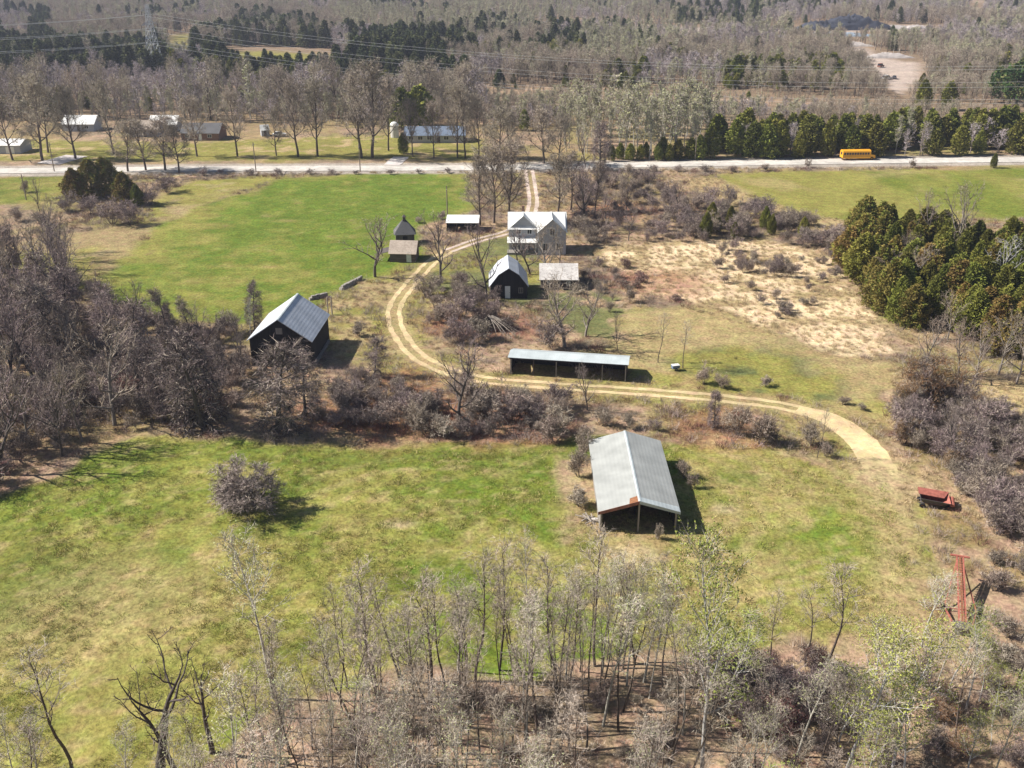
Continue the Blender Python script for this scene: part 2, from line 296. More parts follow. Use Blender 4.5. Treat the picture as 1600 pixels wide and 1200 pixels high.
    for ln, wd in ((TRACK, 2.3), (LANE, 2.2), (TRACK_WIDE, 2.8)):
        d = pdist(ln, X, Y); col = L(col, G['tan'] * .9, sstep(wd + .5, wd - .6, d + (n3 - .5) * 1.2) * .6)
    col = L(col, G['dirt'] * .85, FADE_M * .7)
    return col
def scrubness(X, Y):
    c = ground_col(np.array([X], float), np.array([Y], float))[0]; return c

# ground sheet
def axis(segs):
    out = []
    for a, b, s in segs: out += list(np.arange(a, b, s))
    return np.array(out)
gx = axis([(-170, 170, .7)]); ext = np.cumsum(1.09 ** np.arange(55)) * .7
ext = ext[ext < 3800]; gx = np.concatenate([-170 - ext[::-1], gx, 170 + ext]); 
gy = axis([(36, 310, .7)]); e2 = np.cumsum(1.04 ** np.arange(130)) * .7; e2 = e2[e2 < 5500]; gy = np.concatenate([[-400, -150, -40, 0, 20, 30], gy, 310 + e2])
X, Y = np.meshgrid(gx, gy); colr = ground_col(X, Y)
rough_ = np.clip((.20 - colr[..., 1]) / .1, 0, 1)
Zg = -(fbm(X, Y, 1.5, 77, 3)) * .22 * (.35 + .65 * rough_) - .02
flat = sstep(1.5, 5, np.minimum(np.minimum(pdist(TRACK, X, Y), pdist(TRACK_WIDE, X, Y)), pdist(LANE, X, Y))); Zg = Zg * flat - .02 * (1 - flat)
V = np.stack([X, Y, Zg], -1).reshape(-1, 3); ny, nx = X.shape
i = np.arange(ny - 1)[:, None] * nx + np.arange(nx - 1)[None]; Fq = np.stack([i, i + 1, i + 1 + nx, i + nx], -1).reshape(-1, 4)
M_ground = ground_mat('ground')
me = mesh_np('ground', V, Fq, M_ground, smooth=True)
def setcol(me, c):
    a = me.color_attributes.new('Col', 'FLOAT_COLOR', 'POINT'); d = np.ones((len(c), 4), np.float32); d[:, :3] = np.clip(c, 0, 1); a.data.foreach_set('color', d.ravel())
setcol(me, colr.reshape(-1, 3))
tag(place('ground', me), kind='structure')

# ribbons: road, dirt track, lane
def resample(line, step):
    P = [np.array(p, float) for p in line]; t = [0]
    for a, b in zip(P[:-1], P[1:]): t.append(t[-1] + np.linalg.norm(b - a))
    n = max(3, int(t[-1] / step)); s = np.linspace(0, t[-1], n); P = np.array(P)
    # catmull-rom through the points
    Pp = np.vstack([2 * P[0] - P[1], P, 2 * P[-1] - P[-2]]); out = []
    for q in s:
        k = min(len(P) - 2, max(0, int(np.searchsorted(t, q, side='right') - 1))); u = (q - t[k]) / (t[k + 1] - t[k])
        a, b, c, d = Pp[k], Pp[k + 1], Pp[k + 2], Pp[k + 3]
        out.append(.5 * (2 * b + (c - a) * u + (2 * a - 5 * b + 4 * c - d) * u * u + (3 * b - a - 3 * c + d) * u ** 3))
    return np.array(out)
def ribbon(line, lanes, step, z, colf, edge=.25, seed=1, grow_=0):
    P = resample(line, step); T = np.gradient(P, axis=0); T /= np.linalg.norm(T, axis=1)[:, None]; Nn = np.stack([-T[:, 1], T[:, 0]], 1)
    VV = []; FF = []; n = len(P)
    for (o0, o1) in lanes:
        k = 10 if o1 - o0 > 3 else 4; base = len(VV)
        for q in range(n):
            for j in range(k + 1):
                o = o0 + (o1 - o0) * j / k
                if j in (0, k): o += (fbm(P[q, 0] + j * 50, P[q, 1], 1.4, seed) - .5) * 2 * edge
                o *= min(1, .68 + .32 * q * step / grow_) if grow_ else 1; p = P[q] + Nn[q] * o; VV.append((p[0], p[1], z))
        for q in range(n - 1):
            for j in range(k): a = base + q * (k + 1) + j; FF.append((a, a + k + 1, a + k + 2, a + 1)[::-1])
    VV = np.array(VV); return VV, np.array(FF), colf(VV[:, 0], VV[:, 1])
M_track = ground_mat('packed_dirt', .05, .85, 1.15)
V1, F1, c1 = ribbon(TRACK, [(-1.45, -.55), (.55, 1.45)], .7, .02, lambda x, y: G['dirt'] * (.8 + .5 * fbm(x, y, 3, 8))[:, None], .3)
V2, F2, c2 = ribbon(TRACK_WIDE, [(-2.1, 2.1)], .5, .006, lambda x, y: G['dirt'] * (1.05 + .25 * fbm(x, y, 3, 8))[:, None], .25, 4, 7)
fd = np.clip(np.hypot(V2[:, 0] - TRACK_WIDE[-1][0], V2[:, 1] - TRACK_WIDE[-1][1]) / 6 - .25 + (fbm(V2[:, 0], V2[:, 1], 1.2, 5) - .5) * .9, 0, 1)[:, None]; gc2 = ground_col(V2[:, 0], V2[:, 1]); c2 = c2 * fd + gc2 * (1 - fd); F2 = F2[(fd[F2].mean(1)[:, 0] > .10 + .25 * vnoise(V2[F2[:, 0], 0], V2[F2[:, 0], 1], .5, 9))]
me = mesh_np('dirt_track', np.vstack([V1, V2]), np.vstack([F1, F2 + len(V1)]), M_track); setcol(me, np.vstack([c1, c2])); tag(place('dirt_track', me), kind='structure')
V1, F1, c1 = ribbon(LANE, [(-1.5, -.5), (.5, 1.5)], .7, .022, lambda x, y: G['pink'] * (1.1 + .25 * fbm(x, y, 3, 8))[:, None], .2, 5)
me = mesh_np('driveway', V1, F1, M_track); setcol(me, c1); tag(place('driveway', me), kind='structure')
V1, F1, c1 = ribbon(ROAD, [(-3.7, 3.5)], 5, .05, lambda x, y: np.array([.50, .47, .43]) * (.9 + .2 * fbm(x, y, 9, 8))[:, None], .12, 6)
me = mesh_np('road', V1, F1, ground_mat('worn_asphalt', .02, .93, 1.07)); setcol(me, c1); tag(place('road', me), kind='structure')
for nm, ln, wd in (('neighbour_driveway', [(627, 245), (612, 258)], 2.5), ('neighbour_driveway', [(120, 243), (75, 256)], 4)):
    V1, F1, c1 = ribbon(W(ln), [(-wd, wd)], 1, .028, lambda x, y: np.array([.5, .46, .44]) * (.9 + .2 * fbm(x, y, 3, 8))[:, None], .3, 7)
    me = mesh_np(nm, V1, F1, M_track); setcol(me, c1); tag(place(nm, me), kind='structure')
# ------------------------------------------------------------------ buildings
M = dict(
 tin=metal_roof('grey_tin_roof', (.35, .36, .345), .12, rcol=(.26, .23, .2)), tin_worn=metal_roof('worn_tin_roof', (.52, .55, .60), .12), tin_light=metal_roof('pale_tin_roof', (.47, .52, .53), .05),
 tin_house=metal_roof('house_tin_roof', (.72, .72, .70), .2, rcol=(.42, .41, .39)), tin_patchy=metal_roof('patchy_roof', (.60, .57, .54), .42, rcol=(.22, .19, .18)),
 white_metal=metal_roof('white_metal', (.8, .8, .78), .02), shingle_dark=metal_roof('dark_shingles', (.10, .10, .105), .3, .3, 'Z', .9, (.05, .05, .06)), shingle_tan=metal_roof('weathered_shingles', (.42, .35, .29), .4, .3, 'Z', .9, (.2, .15, .12)),
 shingle_blue=metal_roof('blue_grey_shingles', (.13, .17, .24), .3, .3, 'Z', .8, (.3, .32, .34)), 
 wood=boards('weathered_boards', (.10, .085, .08)), wood_dark_shaded=boards('dark_shaded_boards', (.022, .020, .022)), wood_pale=boards('pale_grey_boards', (.24, .22, .20)), logs=boards('squared_logs', (.13, .10, .085), 'Z', .3),  # darkest boards carry the shade of interiors and right-hand walls in their colour
 siding=boards('white_siding', (.40, .41, .44), 'Z', .2, .06), red=mat('rusty_red_paint', (.34, .115, .085), .6, .0, 0, 2.5, .35, .2), redb=boards('red_brown_boards', (.30, .13, .10), 'X', .3, .3),
 post=boards('post_timber', (.32, .28, .24)), glass=mat('window_glass', (.03, .035, .05), .15, .1, 0, 1, .2, 0, 0, .6), white=mat('white_paint', (.78, .78, .76), .5, .03, 0, 2, .05), stone=mat('field_stone', (.26, .24, .22), .95, .2, .02, 4, .4, .6),
 black=mat('black_rubber', (.02, .02, .02), .8, .1, 0, 3, .2), steel=mat('dark_steel', (.10, .09, .09), .6, .1, 0, 3, .3), yellow=mat('bus_yellow', (.75, .36, .03), .4, 0, 0, 1, .05), galv=mat('galvanised_steel', (.45, .47, .50), .5, .05, 0, 1, .1, 0, .3),
 pole=boards('pole_wood', (.22, .18, .15)), rust=mat('rusty_iron', (.22, .09, .05), .9, .1, .01, 4, .4, .2), junk=mat('grey_scrap', (.4, .38, .37), .8, .2, .02, 3, .3), brick=mat('brown_brick', (.24, .14, .10), .9, .1, 0, 5, .2), concrete=mat('concrete', (.5, .48, .45), .9, .05, 0, 2, .15),
 hay=mat('faded_tarp', (.62, .62, .60), .8, .05, 0, 3, .2), dirtf=mat('dirt_floor', (.12, .095, .07), 1, 0, 0, 2, .3, .3), blue=mat('blue_paint', (.12, .17, .28), .5, .1, 0, 2, .2), chrome=mat('white_car_paint', (.7, .7, .7), .3, .1, 0, 1, .02), green=mat('tarnished_green', (.07, .09, .06), .7, .1, 0, 1, .1))
def gable_roof(parent, x0, x1, y0, y1, ze, zr, m, ov=.35, t=.09, cap=None, name='roof', xr=None):
    """ridge along y"""
    xr = (x0 + x1) / 2 if xr is None else xr; g = MB()
    dl = (zr - ze) / (xr - x0) * ov; dr = (zr - ze) / (x1 - xr) * ov
    g.slab([(x0 - ov, y0 - ov, ze - dl), (xr, y0 - ov, zr), (xr, y1 + ov, zr), (x0 - ov, y1 + ov, ze - dl)][::1] if False else [(x0 - ov, y0 - ov, ze - dl), (xr - .003, y0 - ov, zr), (xr - .003, y1 + ov, zr), (x0 - ov, y1 + ov, ze - dl)], t)
    g.slab([(xr + .003, y0 - ov, zr), (x1 + ov, y0 - ov, ze - dr), (x1 + ov, y1 + ov, ze - dr), (xr + .003, y1 + ov, zr)], t)
    r = g.build(name, m, parent)
    if cap:
        c = MB(); s = .18
        c.slab([(xr - s, y0 - ov - .01, zr - s * .3 + .03), (xr, y0 - ov - .01, zr + .04), (xr, y1 + ov + .01, zr + .04), (xr - s, y1 + ov + .01, zr - s * .3 + .03)], .02)
        c.slab([(xr, y0 - ov - .01, zr + .04), (xr + s, y0 - ov - .01, zr - s * .3 + .03), (xr + s, y1 + ov + .01, zr - s * .3 + .03), (xr, y1 + ov + .01, zr + .04)], .02)
        c.build('ridge_cap', cap, r)
    return r
def window(parent, x, z, w, h, y, face=-1, frame=None):
    f = MB(); d = .05 * face; b = .08
    for (a0, a1, c0, c1) in ((x - w / 2 - b, x + w / 2 + b, z - h / 2 - b, z - h / 2), (x - w / 2 - b, x + w / 2 + b, z + h / 2, z + h / 2 + b), (x - w / 2 - b, x - w / 2, z - h / 2, z + h / 2), (x + w / 2, x + w / 2 + b, z - h / 2, z + h / 2)):
        f.box(a0, a1, min(y, y + d), max(y, y + d), c0, c1)
    f.box(x - .03, x + .03, min(y, y + d * .8), max(y, y + d * .8), z - h / 2, z + h / 2)
    o = f.build('window', frame or M['white'], parent)
    MB().box(x - w / 2, x + w / 2, min(y - .03 * face, y + .02 * face), max(y - .03 * face, y + .02 * face), z - h / 2, z + h / 2).build('pane', M['glass'], o)
def gable_wall(g, x0, x1, y0, y1, zb, ze, zr, mi=0, xr=None):
    xr = (x0 + x1) / 2 if xr is None else xr
    g.prism([(x0, zb), (x1, zb), (x1, ze), (xr, zr), (x0, ze)], y0, y1, mi)

# --- open pole shed with tin gable roof, beside the lower field
def pole_shed():
    x, y = at(996, 830); t = thing('pole_shed', 'tin-roofed gable shed with an open dark front, alone in the lower grass field', 'shed', (x + .05, y, 0), R(-.4))
    W_, Ln, ze, zr = 8.5, 16.6, 2.75, 4.05; h = W_ / 2
    r = gable_roof(t, -h, h, 0, Ln, ze, zr, M['tin'], .3, .07, M['tin_light'])
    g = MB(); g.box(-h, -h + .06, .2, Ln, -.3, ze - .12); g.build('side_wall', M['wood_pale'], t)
    g = MB(); g.box(h - .06, h, .2, Ln, -.3, ze - .12); g.build('side_wall', M['wood_dark_shaded'], t)  # wall away from the sun: its shade is put into the board colour
    g = MB(); gable_wall(g, -h + .065, h - .065, Ln - .07, Ln, -.3, ze - .13, zr - .16); g.build('rear_wall', M['wood_dark_shaded'], t)
    for px in (-h + .12, 0, h - .12):
        g = MB(); g.box(px - .09, px + .09, 0, .18, -.3, (ze if px else zr) - .14); g.build('post', M['post'], t)
    for k in range(1, 5):
        for px in (-h + .2, h - .2, 0):
            g = MB(); g.box(px - .08, px + .08, k * 3.6, k * 3.6 + .16, -.3, (ze if px else zr) - .16); g.build('post', M['wood_dark_shaded'], t)
    s = (zr - ze) / h; yf = -.335
    g = MB(); g.hexa([(-h - .3, yf - .03, ze - .3 * s - .36), (-.05, yf - .03, zr - .40), (-.05, yf, zr - .40), (-h - .3, yf, ze - .3 * s - .36)], [(-h - .3, yf - .03, ze - .3 * s + .02), (-.05, yf - .03, zr + .02), (-.05, yf, zr + .02), (-h - .3, yf, ze - .3 * s + .02)])
    g.build('barge_board', M['redb'], t)
    g = MB(); g.hexa([(-.04, yf - .03, zr - .34), (h + .3, yf - .03, ze - .3 * s - .28), (h + .3, yf, ze - .3 * s - .28), (-.04, yf, zr - .34)], [(-.04, yf - .03, zr + .03), (h + .3, yf - .03, ze - .3 * s + .03), (h + .3, yf, ze - .3 * s + .03), (-.04, yf, zr + .03)])
    g.build('barge_board', M['tin_light'], t)
    g = MB(); zz = lambda xx: zr - abs(xx) * s + .012
    g.slab([(-1.15, -.29, zz(-1.15)), (-.02, -.29, zz(0)), (-.02, .95, zz(0)), (-1.0, .8, zz(-1.0))], .008); q = g.build('rust_patch', M['rust'], r)
    g = MB(); g.slab([(.05, -.28, zz(.05)), (h + .25, -.28, zz(h + .25)), (h + .25, .8, zz(h + .25)), (.05, .62, zz(.05))], .008); g.build('end_sheet', M['tin_light'], r)
    g = MB()
    for k in range(1, 9): g.box(-h + .08, h - .08, k * 2 - .05, k * 2 + .05, ze - .35, ze - .2)
    g.build('tie_beams', M['wood_dark_shaded'], t)
pole_shed()

# --- long open-fronted implement shed beside the track
def long_shed():
    x, y = at(797, 584); x2, y2 = at(978, 596); a = math.atan2(y2 - y, x2 - x); Ln = math.hypot(x2 - x, y2 - y)
    t = thing('implement_shed', 'long low open-fronted shed with a pale tin roof, above the bend of the dirt track', 'shed', (x, y, 0), a)
    zf, zb, D = 2.85, 2.3, 4.6
    g = MB(); g.slab([(-.3, -.4, zf), (Ln + .3, -.4, zf), (Ln + .3, D * .45, zf + .25), (-.3, D * .45, zf + .25)], .07); g.slab([(-.3, D * .45 + .004, zf + .25), (Ln + .3, D * .45 + .004, zf + .25), (Ln + .3, D + .3, zb - .1), (-.3, D + .3, zb - .1)], .07); g.build('roof', M['tin_light'], t)
    MB().box(-.02, Ln + .02, -.46, -.42, zf - .2, zf - .02).build('fascia', M['wood_dark_shaded'], t)
    for xx in (0, Ln - .06):
        g = MB(); g.hexa([(xx, 0, -.3), (xx + .06, 0, -.3), (xx + .06, D, -.3), (xx, D, -.3)], [(xx, 0, zf - .15), (xx + .06, 0, zf - .15), (xx + .06, D, zb - .25), (xx, D, zb - .25)]); g.build('end_wall', M['wood_dark_shaded'], t)
    MB().box(.07, Ln - .07, D - .07, D, -.3, zb - .3).build('rear_wall', M['wood_dark_shaded'], t)  # black of the shaded interior is painted into these boards
    n = 6
    for k in range(n):
        xx = .12 + (Ln - .24) * k / (n - 1) * 1.0
        MB().box(xx - .08, xx + .08, -.1, .06, -.3, zf - .12).build('post', M['wood_pale'] if k not in (1,) else M['wood'], t)
long_shed()

# --- old grey barn
def old_barn():
    x, y = at(437, 556); x, y = -35.5, 141.3
    t = thing('timber_barn', 'steep-roofed old grey barn behind vine-covered trees, below the upper green field', 'barn', (x, y, 0), R(-3.2))
    h, Ln, ze, zr = 4.75, 11.6, 4.6, 7.9
    gable_roof(t, -h, h, 0, Ln, ze, zr, M['tin_worn'], .35, .1, M['tin_light'])
    g = MB(); gable_wall(g, -h, h, 0, .1, -.3, ze - .12, zr - .14); g.build('front_wall', M['wood_dark_shaded'], t)
    g = MB(); gable_wall(g, -h, h, Ln - .1, Ln, -.3, ze - .12, zr - .14); g.build('rear_wall', M['wood_dark_shaded'], t)
    MB().box(-h, -h + .1, .105, Ln - .105, -.3, ze - .12).build('side_wall', M['wood'], t); MB().box(h - .1, h, .105, Ln - .105, -.3, ze - .12).build('side_wall', M['wood_dark_shaded'], t)
    d = MB().box(-1.5, -.02, -.05, -.003, 0, 2.9).build('barn_door', M['wood'], t); MB().box(.02, 1.5, -.05, -.003, 0, 2.9).build('barn_door', M['wood'], t)
    MB().box(-1.7, 1.7, -.09, -.055, 2.95, 3.08).build('door_track', M['steel'], t)
    MB().box(-.5, .5, -.05, -.003, 5.4, 6.4).build('loft_door', M['wood_pale'], t)
    MB().box(h + .005, h + .3, 1, Ln - 1, -.3, .5).build('stone_footing', M['stone'], t)
    for px, py in ((h + 1.2, Ln - 1.2), (h + 1.9, Ln - 1.0)): pass
old_barn()

# --- farmhouse
def farmhouse():
    x, y = at(797, 392); t = thing('farmhouse', 'white two-storey farmhouse with pale metal roof and two front gables, at the driveway end', 'house', (x - .2, 201.5, 0), 0)
    Wd = 11.9; xs = 6.0; zE, zR = 5.0, 7.6; yB = 7.6
    g = MB(); g.box(0, xs + .06, 3.0, yB, -.3, zE); gable_wall(g, 0, xs, 2.9, 2.999, -.3, zE, zR - .05); g.build('wall', M['siding'], t)
    g = MB(); g.box(xs + .065, Wd, .11, yB, -.3, zE); gable_wall(g, xs + .065, Wd, 0, .105, -.3, zE, zR - .05); g.build('wall', M['siding'], t)
    # end gables under the main ridge
    ym = (2.9 + yB) / 2 + 1.0; g = MB(); g.add([(0, 3, zE), (0, yB, zE), (0, ym, zR), (.1, 3, zE), (.1, yB, zE), (.1, ym, zR)], [(0, 2, 1), (3, 4, 5), (0, 1, 4, 3), (1, 2, 5, 4), (2, 0, 3, 5)]); g.build('end_gable', M['siding'], t); g = MB(); g.add([(Wd, 1.2, zE), (Wd, yB, zE), (Wd, ym, zR), (Wd - .1, 1.2, zE), (Wd - .1, yB, zE), (Wd - .1, ym, zR)], [(0, 1, 2), (3, 5, 4), (0, 3, 4, 1), (1, 4, 5, 2), (2, 5, 3, 0)]); g.build('end_gable', M['siding'], t)
    g = MB(); ov = .3
    g.slab([(-ov, 2.2, zE - .15), (Wd + ov, 2.2, zE - .15), (Wd + ov, ym, zR + .02), (-ov, ym, zR + .02)], .08); g.slab([(-ov, ym + .003, zR + .02), (Wd + ov, ym + .003, zR + .02), (Wd + ov, yB + ov, zE - .2), (-ov, yB + ov, zE - .2)], .08)
    rf = g.build('roof', M['tin_house'], t)
    gable_roof(t, 0, xs, 2.9, ym - .05, zE, zR + .06, M['tin_house'], .28, .08); gable_roof(t, xs + .1, Wd, 0, ym - .05, zE, zR + .08, M['tin_house'], .28, .08)
    p = MB(); p.slab([(-.4, .3, 2.5), (xs - .1, .3, 2.5), (xs - .1, 2.89, 3.1), (-.4, 2.89, 3.1)], .08); pr = p.build('porch_roof', M['tin_house'], t)
    for px in (-.2, 1.8, 3.8, xs - .4): MB().box(px - .06, px + .06, .4, .52, -.2, 2.42).build('porch_post', M['white'], t)
    MB().box(-.4, xs - .1, .35, 2.88, -.2, .3).build('porch_floor', M['wood_pale'], t)
    window(t, 2.0, 4.5, .9, 1.5, 2.9); window(t, 4.3, 4.5, .9, 1.5, 2.9); window(t, 9.0, 4.9, .9, 1.5, 0); window(t, 7.6, 1.7, .9, 1.5, 0); window(t, 10.3, 1.7, .9, 1.5, 0); window(t, 1.2, 1.6, .9, 1.4, 2.9); 
    d = MB().box(3.4, 4.4, 2.83, 2.895, .3, 2.3).build('door', M['wood'], t); MB().box(4.2, 4.28, 2.78, 2.83, 1.25, 1.35).build('handle', M['steel'], d)
    c = MB().box(2.7, 3.3, ym + .3, ym + .9, 6.9, 8.8).build('chimney', M['brick'], rf)
farmhouse()

# --- small gambrel barn with the white door
def gambrel():
    x, y = at(795, 466); t = thing('gambrel_barn', 'small gambrel-roofed barn with a narrow white door in its dark front, below the farmhouse', 'barn', (x, y, 0), R(1.5))
    h, Ln = 3.4, 8.0; prof = [(-h, 2.6), (-1.9, 4.6), (0, 5.8), (1.9, 4.6), (h, 2.6)]
    g = MB(); g.prism([(-h, -.3), (h, -.3)] + [(a, b - .1) for a, b in prof[::-1]], 0, .1); g.build('front_wall', M['wood_dark_shaded'], t)
    g = MB(); g.prism([(-h, -.3), (h, -.3)] + [(a, b - .1) for a, b in prof[::-1]], Ln - .1, Ln); g.build('rear_wall', M['wood_dark_shaded'], t)
    MB().box(-h, -h + .1, .105, Ln - .105, -.3, 2.5).build('side_wall', M['wood'], t); MB().box(h - .1, h, .105, Ln - .105, -.3, 2.5).build('side_wall', M['wood_dark_shaded'], t)
    g = MB(); pr = [(-h - .25, 2.3), (-1.9, 4.62), (0, 5.84), (1.9, 4.62), (h + .25, 2.3)]
    for (a, b), (c, d) in zip(pr[:-1], pr[1:]): g.slab([(a + .002, -.3, b), (c - .002, -.3, d), (c - .002, Ln + .3, d), (a + .002, Ln + .3, b)], .08)
    g.build('roof', M['tin_worn'], t)
    d = MB().box(-.7, .25, -.06, -.003, 0, 2.35).build('door', M['white'], t); MB().box(.1, .17, -.1, -.06, 1.1, 1.2).build('handle', M['steel'], d)
    window(t, -2.3, 1.5, .7, .9, 0, -1, M['wood_pale']); window(t, 2.2, 1.5, .7, .9, 0, -1, M['wood_pale'])
gambrel()
def gable_ew(name, label, cat, x, y, rz, Wd, D, ze, zr, rm, wm, ov=.3, wins=(), doors=(), group=None, chim=None):
    """ridge along x; front wall at y=0"""
    t = thing(name, label, cat, (x, y, 0), rz, group)
    MB().box(0, Wd, 0, .1, -.3, ze - .06).build('wall', wm, t); MB().box(0, Wd, D - .1, D, -.3, ze - .06).build('wall', wm, t)
    for xx in (0, Wd - .1):
        g = MB(); v = [(0.103, -.3), (D - .103, -.3), (D - .103, ze - .06), (D / 2, zr - .08), (0.103, ze - .06)]; n = 5
        g.add([(xx, a, b) for a, b in v] + [(xx + .1, a, b) for a, b in v], [tuple(range(4, -1, -1)), tuple(range(5, 10))] + [(i, (i + 1) % n, n + (i + 1) % n, n + i) for i in range(n)]); g.build('end_wall', wm, t)
    s = (zr - ze) / (D / 2) * ov; g = MB()
    g.slab([(-ov, -ov, ze - s), (Wd + ov, -ov, ze - s), (Wd + ov, D / 2, zr), (-ov, D / 2, zr)], .08); g.slab([(-ov, D / 2 + .003, zr), (Wd + ov, D / 2 + .003, zr), (Wd + ov, D + ov, ze - s), (-ov, D + ov, ze - s)], .08)
    r = g.build('roof', rm, t)
    for a, b, ww, hh in wins: window(t, a, b, ww, hh, 0)
    for a, ww, m in doors: MB().box(a, a + ww, -.05, -.003, 0, 2.05).build('door', m, t)
    if chim: MB().box(chim, chim + .7, D / 2 - .35, D / 2 + .35, zr - .4, zr + .9).build('chimney', M['brick'], r)
    return t
x, y = at(845, 452); gable_ew('low_shed', 'low shed with a patchy pale roof, right of the gambrel barn and below the farmhouse', 'shed', x, y, R(-1), 6.8, 7.5, 2.1, 4.0, M['tin_patchy'], M['wood'], doors=((2.6, 1.1, M['wood_dark_shaded']),), wins=((1.2, 1.2, .6, .6), (5.2, 1.2, .6, .6)))
x, y = at(612, 409); t = gable_ew('log_shed', 'squat log shed with tan weathered roof, in front of the dark peaked crib', 'shed', x - .3, y, R(-4), 5.2, 5.0, 2.0, 3.9, M['shingle_tan'], M['logs'], doors=((3.4, 1.0, M['hay']),))
g = MB(); g.slab([(-2.6, .3, 1.5), (-.35, .3, 2.0), (-.35, 4.4, 2.0), (-2.6, 4.4, 1.5)], .06); g.build('lean_to_roof', M['wood'], t)
[MB().box(-2.5, -2.4, yy, yy + .1, -.3, 1.44).build('lean_to_post', M['wood'], t) for yy in (.4, 4.2)]
# corn crib with hipped, pointed roof
x, y = at(633, 384); t = thing('corn_crib', 'small crib with a dark peaked hip roof, directly behind the log shed', 'shed', (x, y + .8, 0), R(8))
MB().box(-2, 2, 0, 3.6, -.3, 2.4).build('wall', M['wood'], t)
g = MB(); g.add([(-2.4, -.4, 2.3), (2.4, -.4, 2.3), (2.4, 4.0, 2.3), (-2.4, 4.0, 2.3), (-.3, 1.8, 5.2), (.3, 1.8, 5.2)], [(3, 2, 1, 0), (0, 1, 5, 4), (1, 2, 5), (2, 3, 4, 5), (3, 0, 4)]); r = g.build('roof', M['shingle_dark'], t)
g = MB(); g.box(-.3, .3, 1.5, 2.1, 4.9, 5.7); g.add([(-.45, 1.35, 5.7), (.45, 1.35, 5.7), (.45, 2.25, 5.7), (-.45, 2.25, 5.7), (0, 1.8, 6.3)], [(3, 2, 1, 0), (0, 1, 4), (1, 2, 4), (2, 3, 4), (3, 0, 4)]); g.build('cupola', M['wood'], r)
MB().box(-.5, .5, -.06, -.003, 0, 1.9).build('door', M['wood_dark_shaded'], t)
# white-roofed open shelter
x, y = at(698, 362); t = thing('open_shelter', 'low open shelter with a flat bright white roof, left of the farmhouse under bare trees', 'shed', (x, y, 0), R(-1))
MB().slab([(-.2, -.2, 2.1), (7.3, -.2, 2.1), (7.3, 4.8, 2.7), (-.2, 4.8, 2.7)], .1).build('roof', M['white_metal'], t)
MB().box(0, 7.1, 4.5, 4.6, -.3, 2.5).build('rear_wall', M['wood_dark_shaded'], t)
for xx in (0, 7.0): MB().box(xx, xx + .1, .05, 4.49, -.3, 1.95).build('end_wall', M['wood_dark_shaded'], t)
for xx in (2.3, 4.7): MB().box(xx - .07, xx + .07, 0, .14, -.3, 1.98).build('post', M['wood'], t)

# --- houses across the road
def south(u, v): return at(u, v)
x, y = at(633, 223); gable_ew('bungalow', 'long white bungalow with a blue-grey roof across the road, behind a row of thin trunks', 'house', x, y, R(1), 19.5, 9, 2.5, 4.6, M['shingle_blue'], M['siding'], .4, wins=[(a, 1.5, 1.5, 1.1) for a in (2, 5, 8, 13.5, 17)], doors=((10.5, 1, M['wood']),))
x, y = at(284, 219); gable_ew('ranch_house', 'low house with a dark roof across the road, left of the small pale shed', 'house', x, y, R(-2), 12.5, 9, 2.5, 5.0, M['shingle_dark'], M['brick'], .4, wins=[(a, 1.4, 1.3, 1.0) for a in (2, 9.5)], doors=((5.8, 1, M['white']),))
x, y = at(205, 214); gable_ew('bungalow', 'small tan-roofed house across the road, left of the white-roofed one', 'house', x, y, R(4), 9, 8, 2.5, 4.8, M['shingle_tan'], M['siding'], .4, wins=((2, 1.4, 1.2, 1), (7, 1.4, 1.2, 1)), doors=((4.2, 1, M['wood']),))
x, y = at(235, 206); gable_ew('bungalow', 'white-roofed house across the road, set back behind the small tan-roofed one', 'house', x, y, R(3), 9, 8, 2.6, 5, M['white_metal'], M['siding'], .4, wins=((2, 1.4, 1.2, 1), (7, 1.4, 1.2, 1)), doors=((4.2, 1, M['wood']),))
x, y = at(98, 205); gable_ew('bungalow', 'pale grey-roofed house across the road at the far left, mostly hidden by bare maples', 'house', x, y, R(0), 11, 8, 2.6, 4.9, M['tin_house'], M['siding'], .4, wins=((2.5, 1.4, 1.2, 1), (8.5, 1.4, 1.2, 1)), doors=((5.2, 1, M['wood']),))
x, y = at(-20, 240); gable_ew('garage', 'long low white-roofed garage across the road, cut by the left edge of the photo', 'garage', x, y, R(0), 10.5, 8, 2.6, 3.9, M['white_metal'], M['siding'], .3, doors=((1, 2.6, M['white']), (6, 2.6, M['white'])))
x, y = at(409, 213); gable_ew('garden_shed', 'small pale steep-roofed shed on the lawn across the road', 'shed', x, y, R(20), 2.6, 3, 2.1, 3.6, M['tin_house'], M['siding'], .2, doors=((.8, .9, M['wood']),))
# round tank behind the bungalow's left end
x, y = at(617, 214); t = thing('silo', 'small white domed silo at the left end of the long bungalow', 'silo', (x, y, 0))
g = MB(); n = 14
for k in range(n):
    a0, a1 = 2 * math.pi * k / n, 2 * math.pi * (k + 1) / n; g.add([(1.4 * math.cos(a0), 1.4 * math.sin(a0), -.3), (1.4 * math.cos(a1), 1.4 * math.sin(a1), -.3), (1.4 * math.cos(a1), 1.4 * math.sin(a1), 3.8), (1.4 * math.cos(a0), 1.4 * math.sin(a0), 3.8)], [(0, 1, 2, 3)])
g.build('wall', M['concrete'], t); g = MB()
for j in range(4):
    p0, p1 = math.pi / 2 * j / 4, math.pi / 2 * (j + 1) / 4
    for k in range(n):
        a0, a1 = 2 * math.pi * k / n, 2 * math.pi * (k + 1) / n; P = lambda p, a: (1.5 * math.cos(p) * math.cos(a), 1.5 * math.cos(p) * math.sin(a), 3.8 + 1.3 * math.sin(p)); g.add([P(p0, a0), P(p0, a1), P(p1, a1), P(p1, a0)], [(0, 1, 2, 3)])
g.build('dome', M['white'], t)

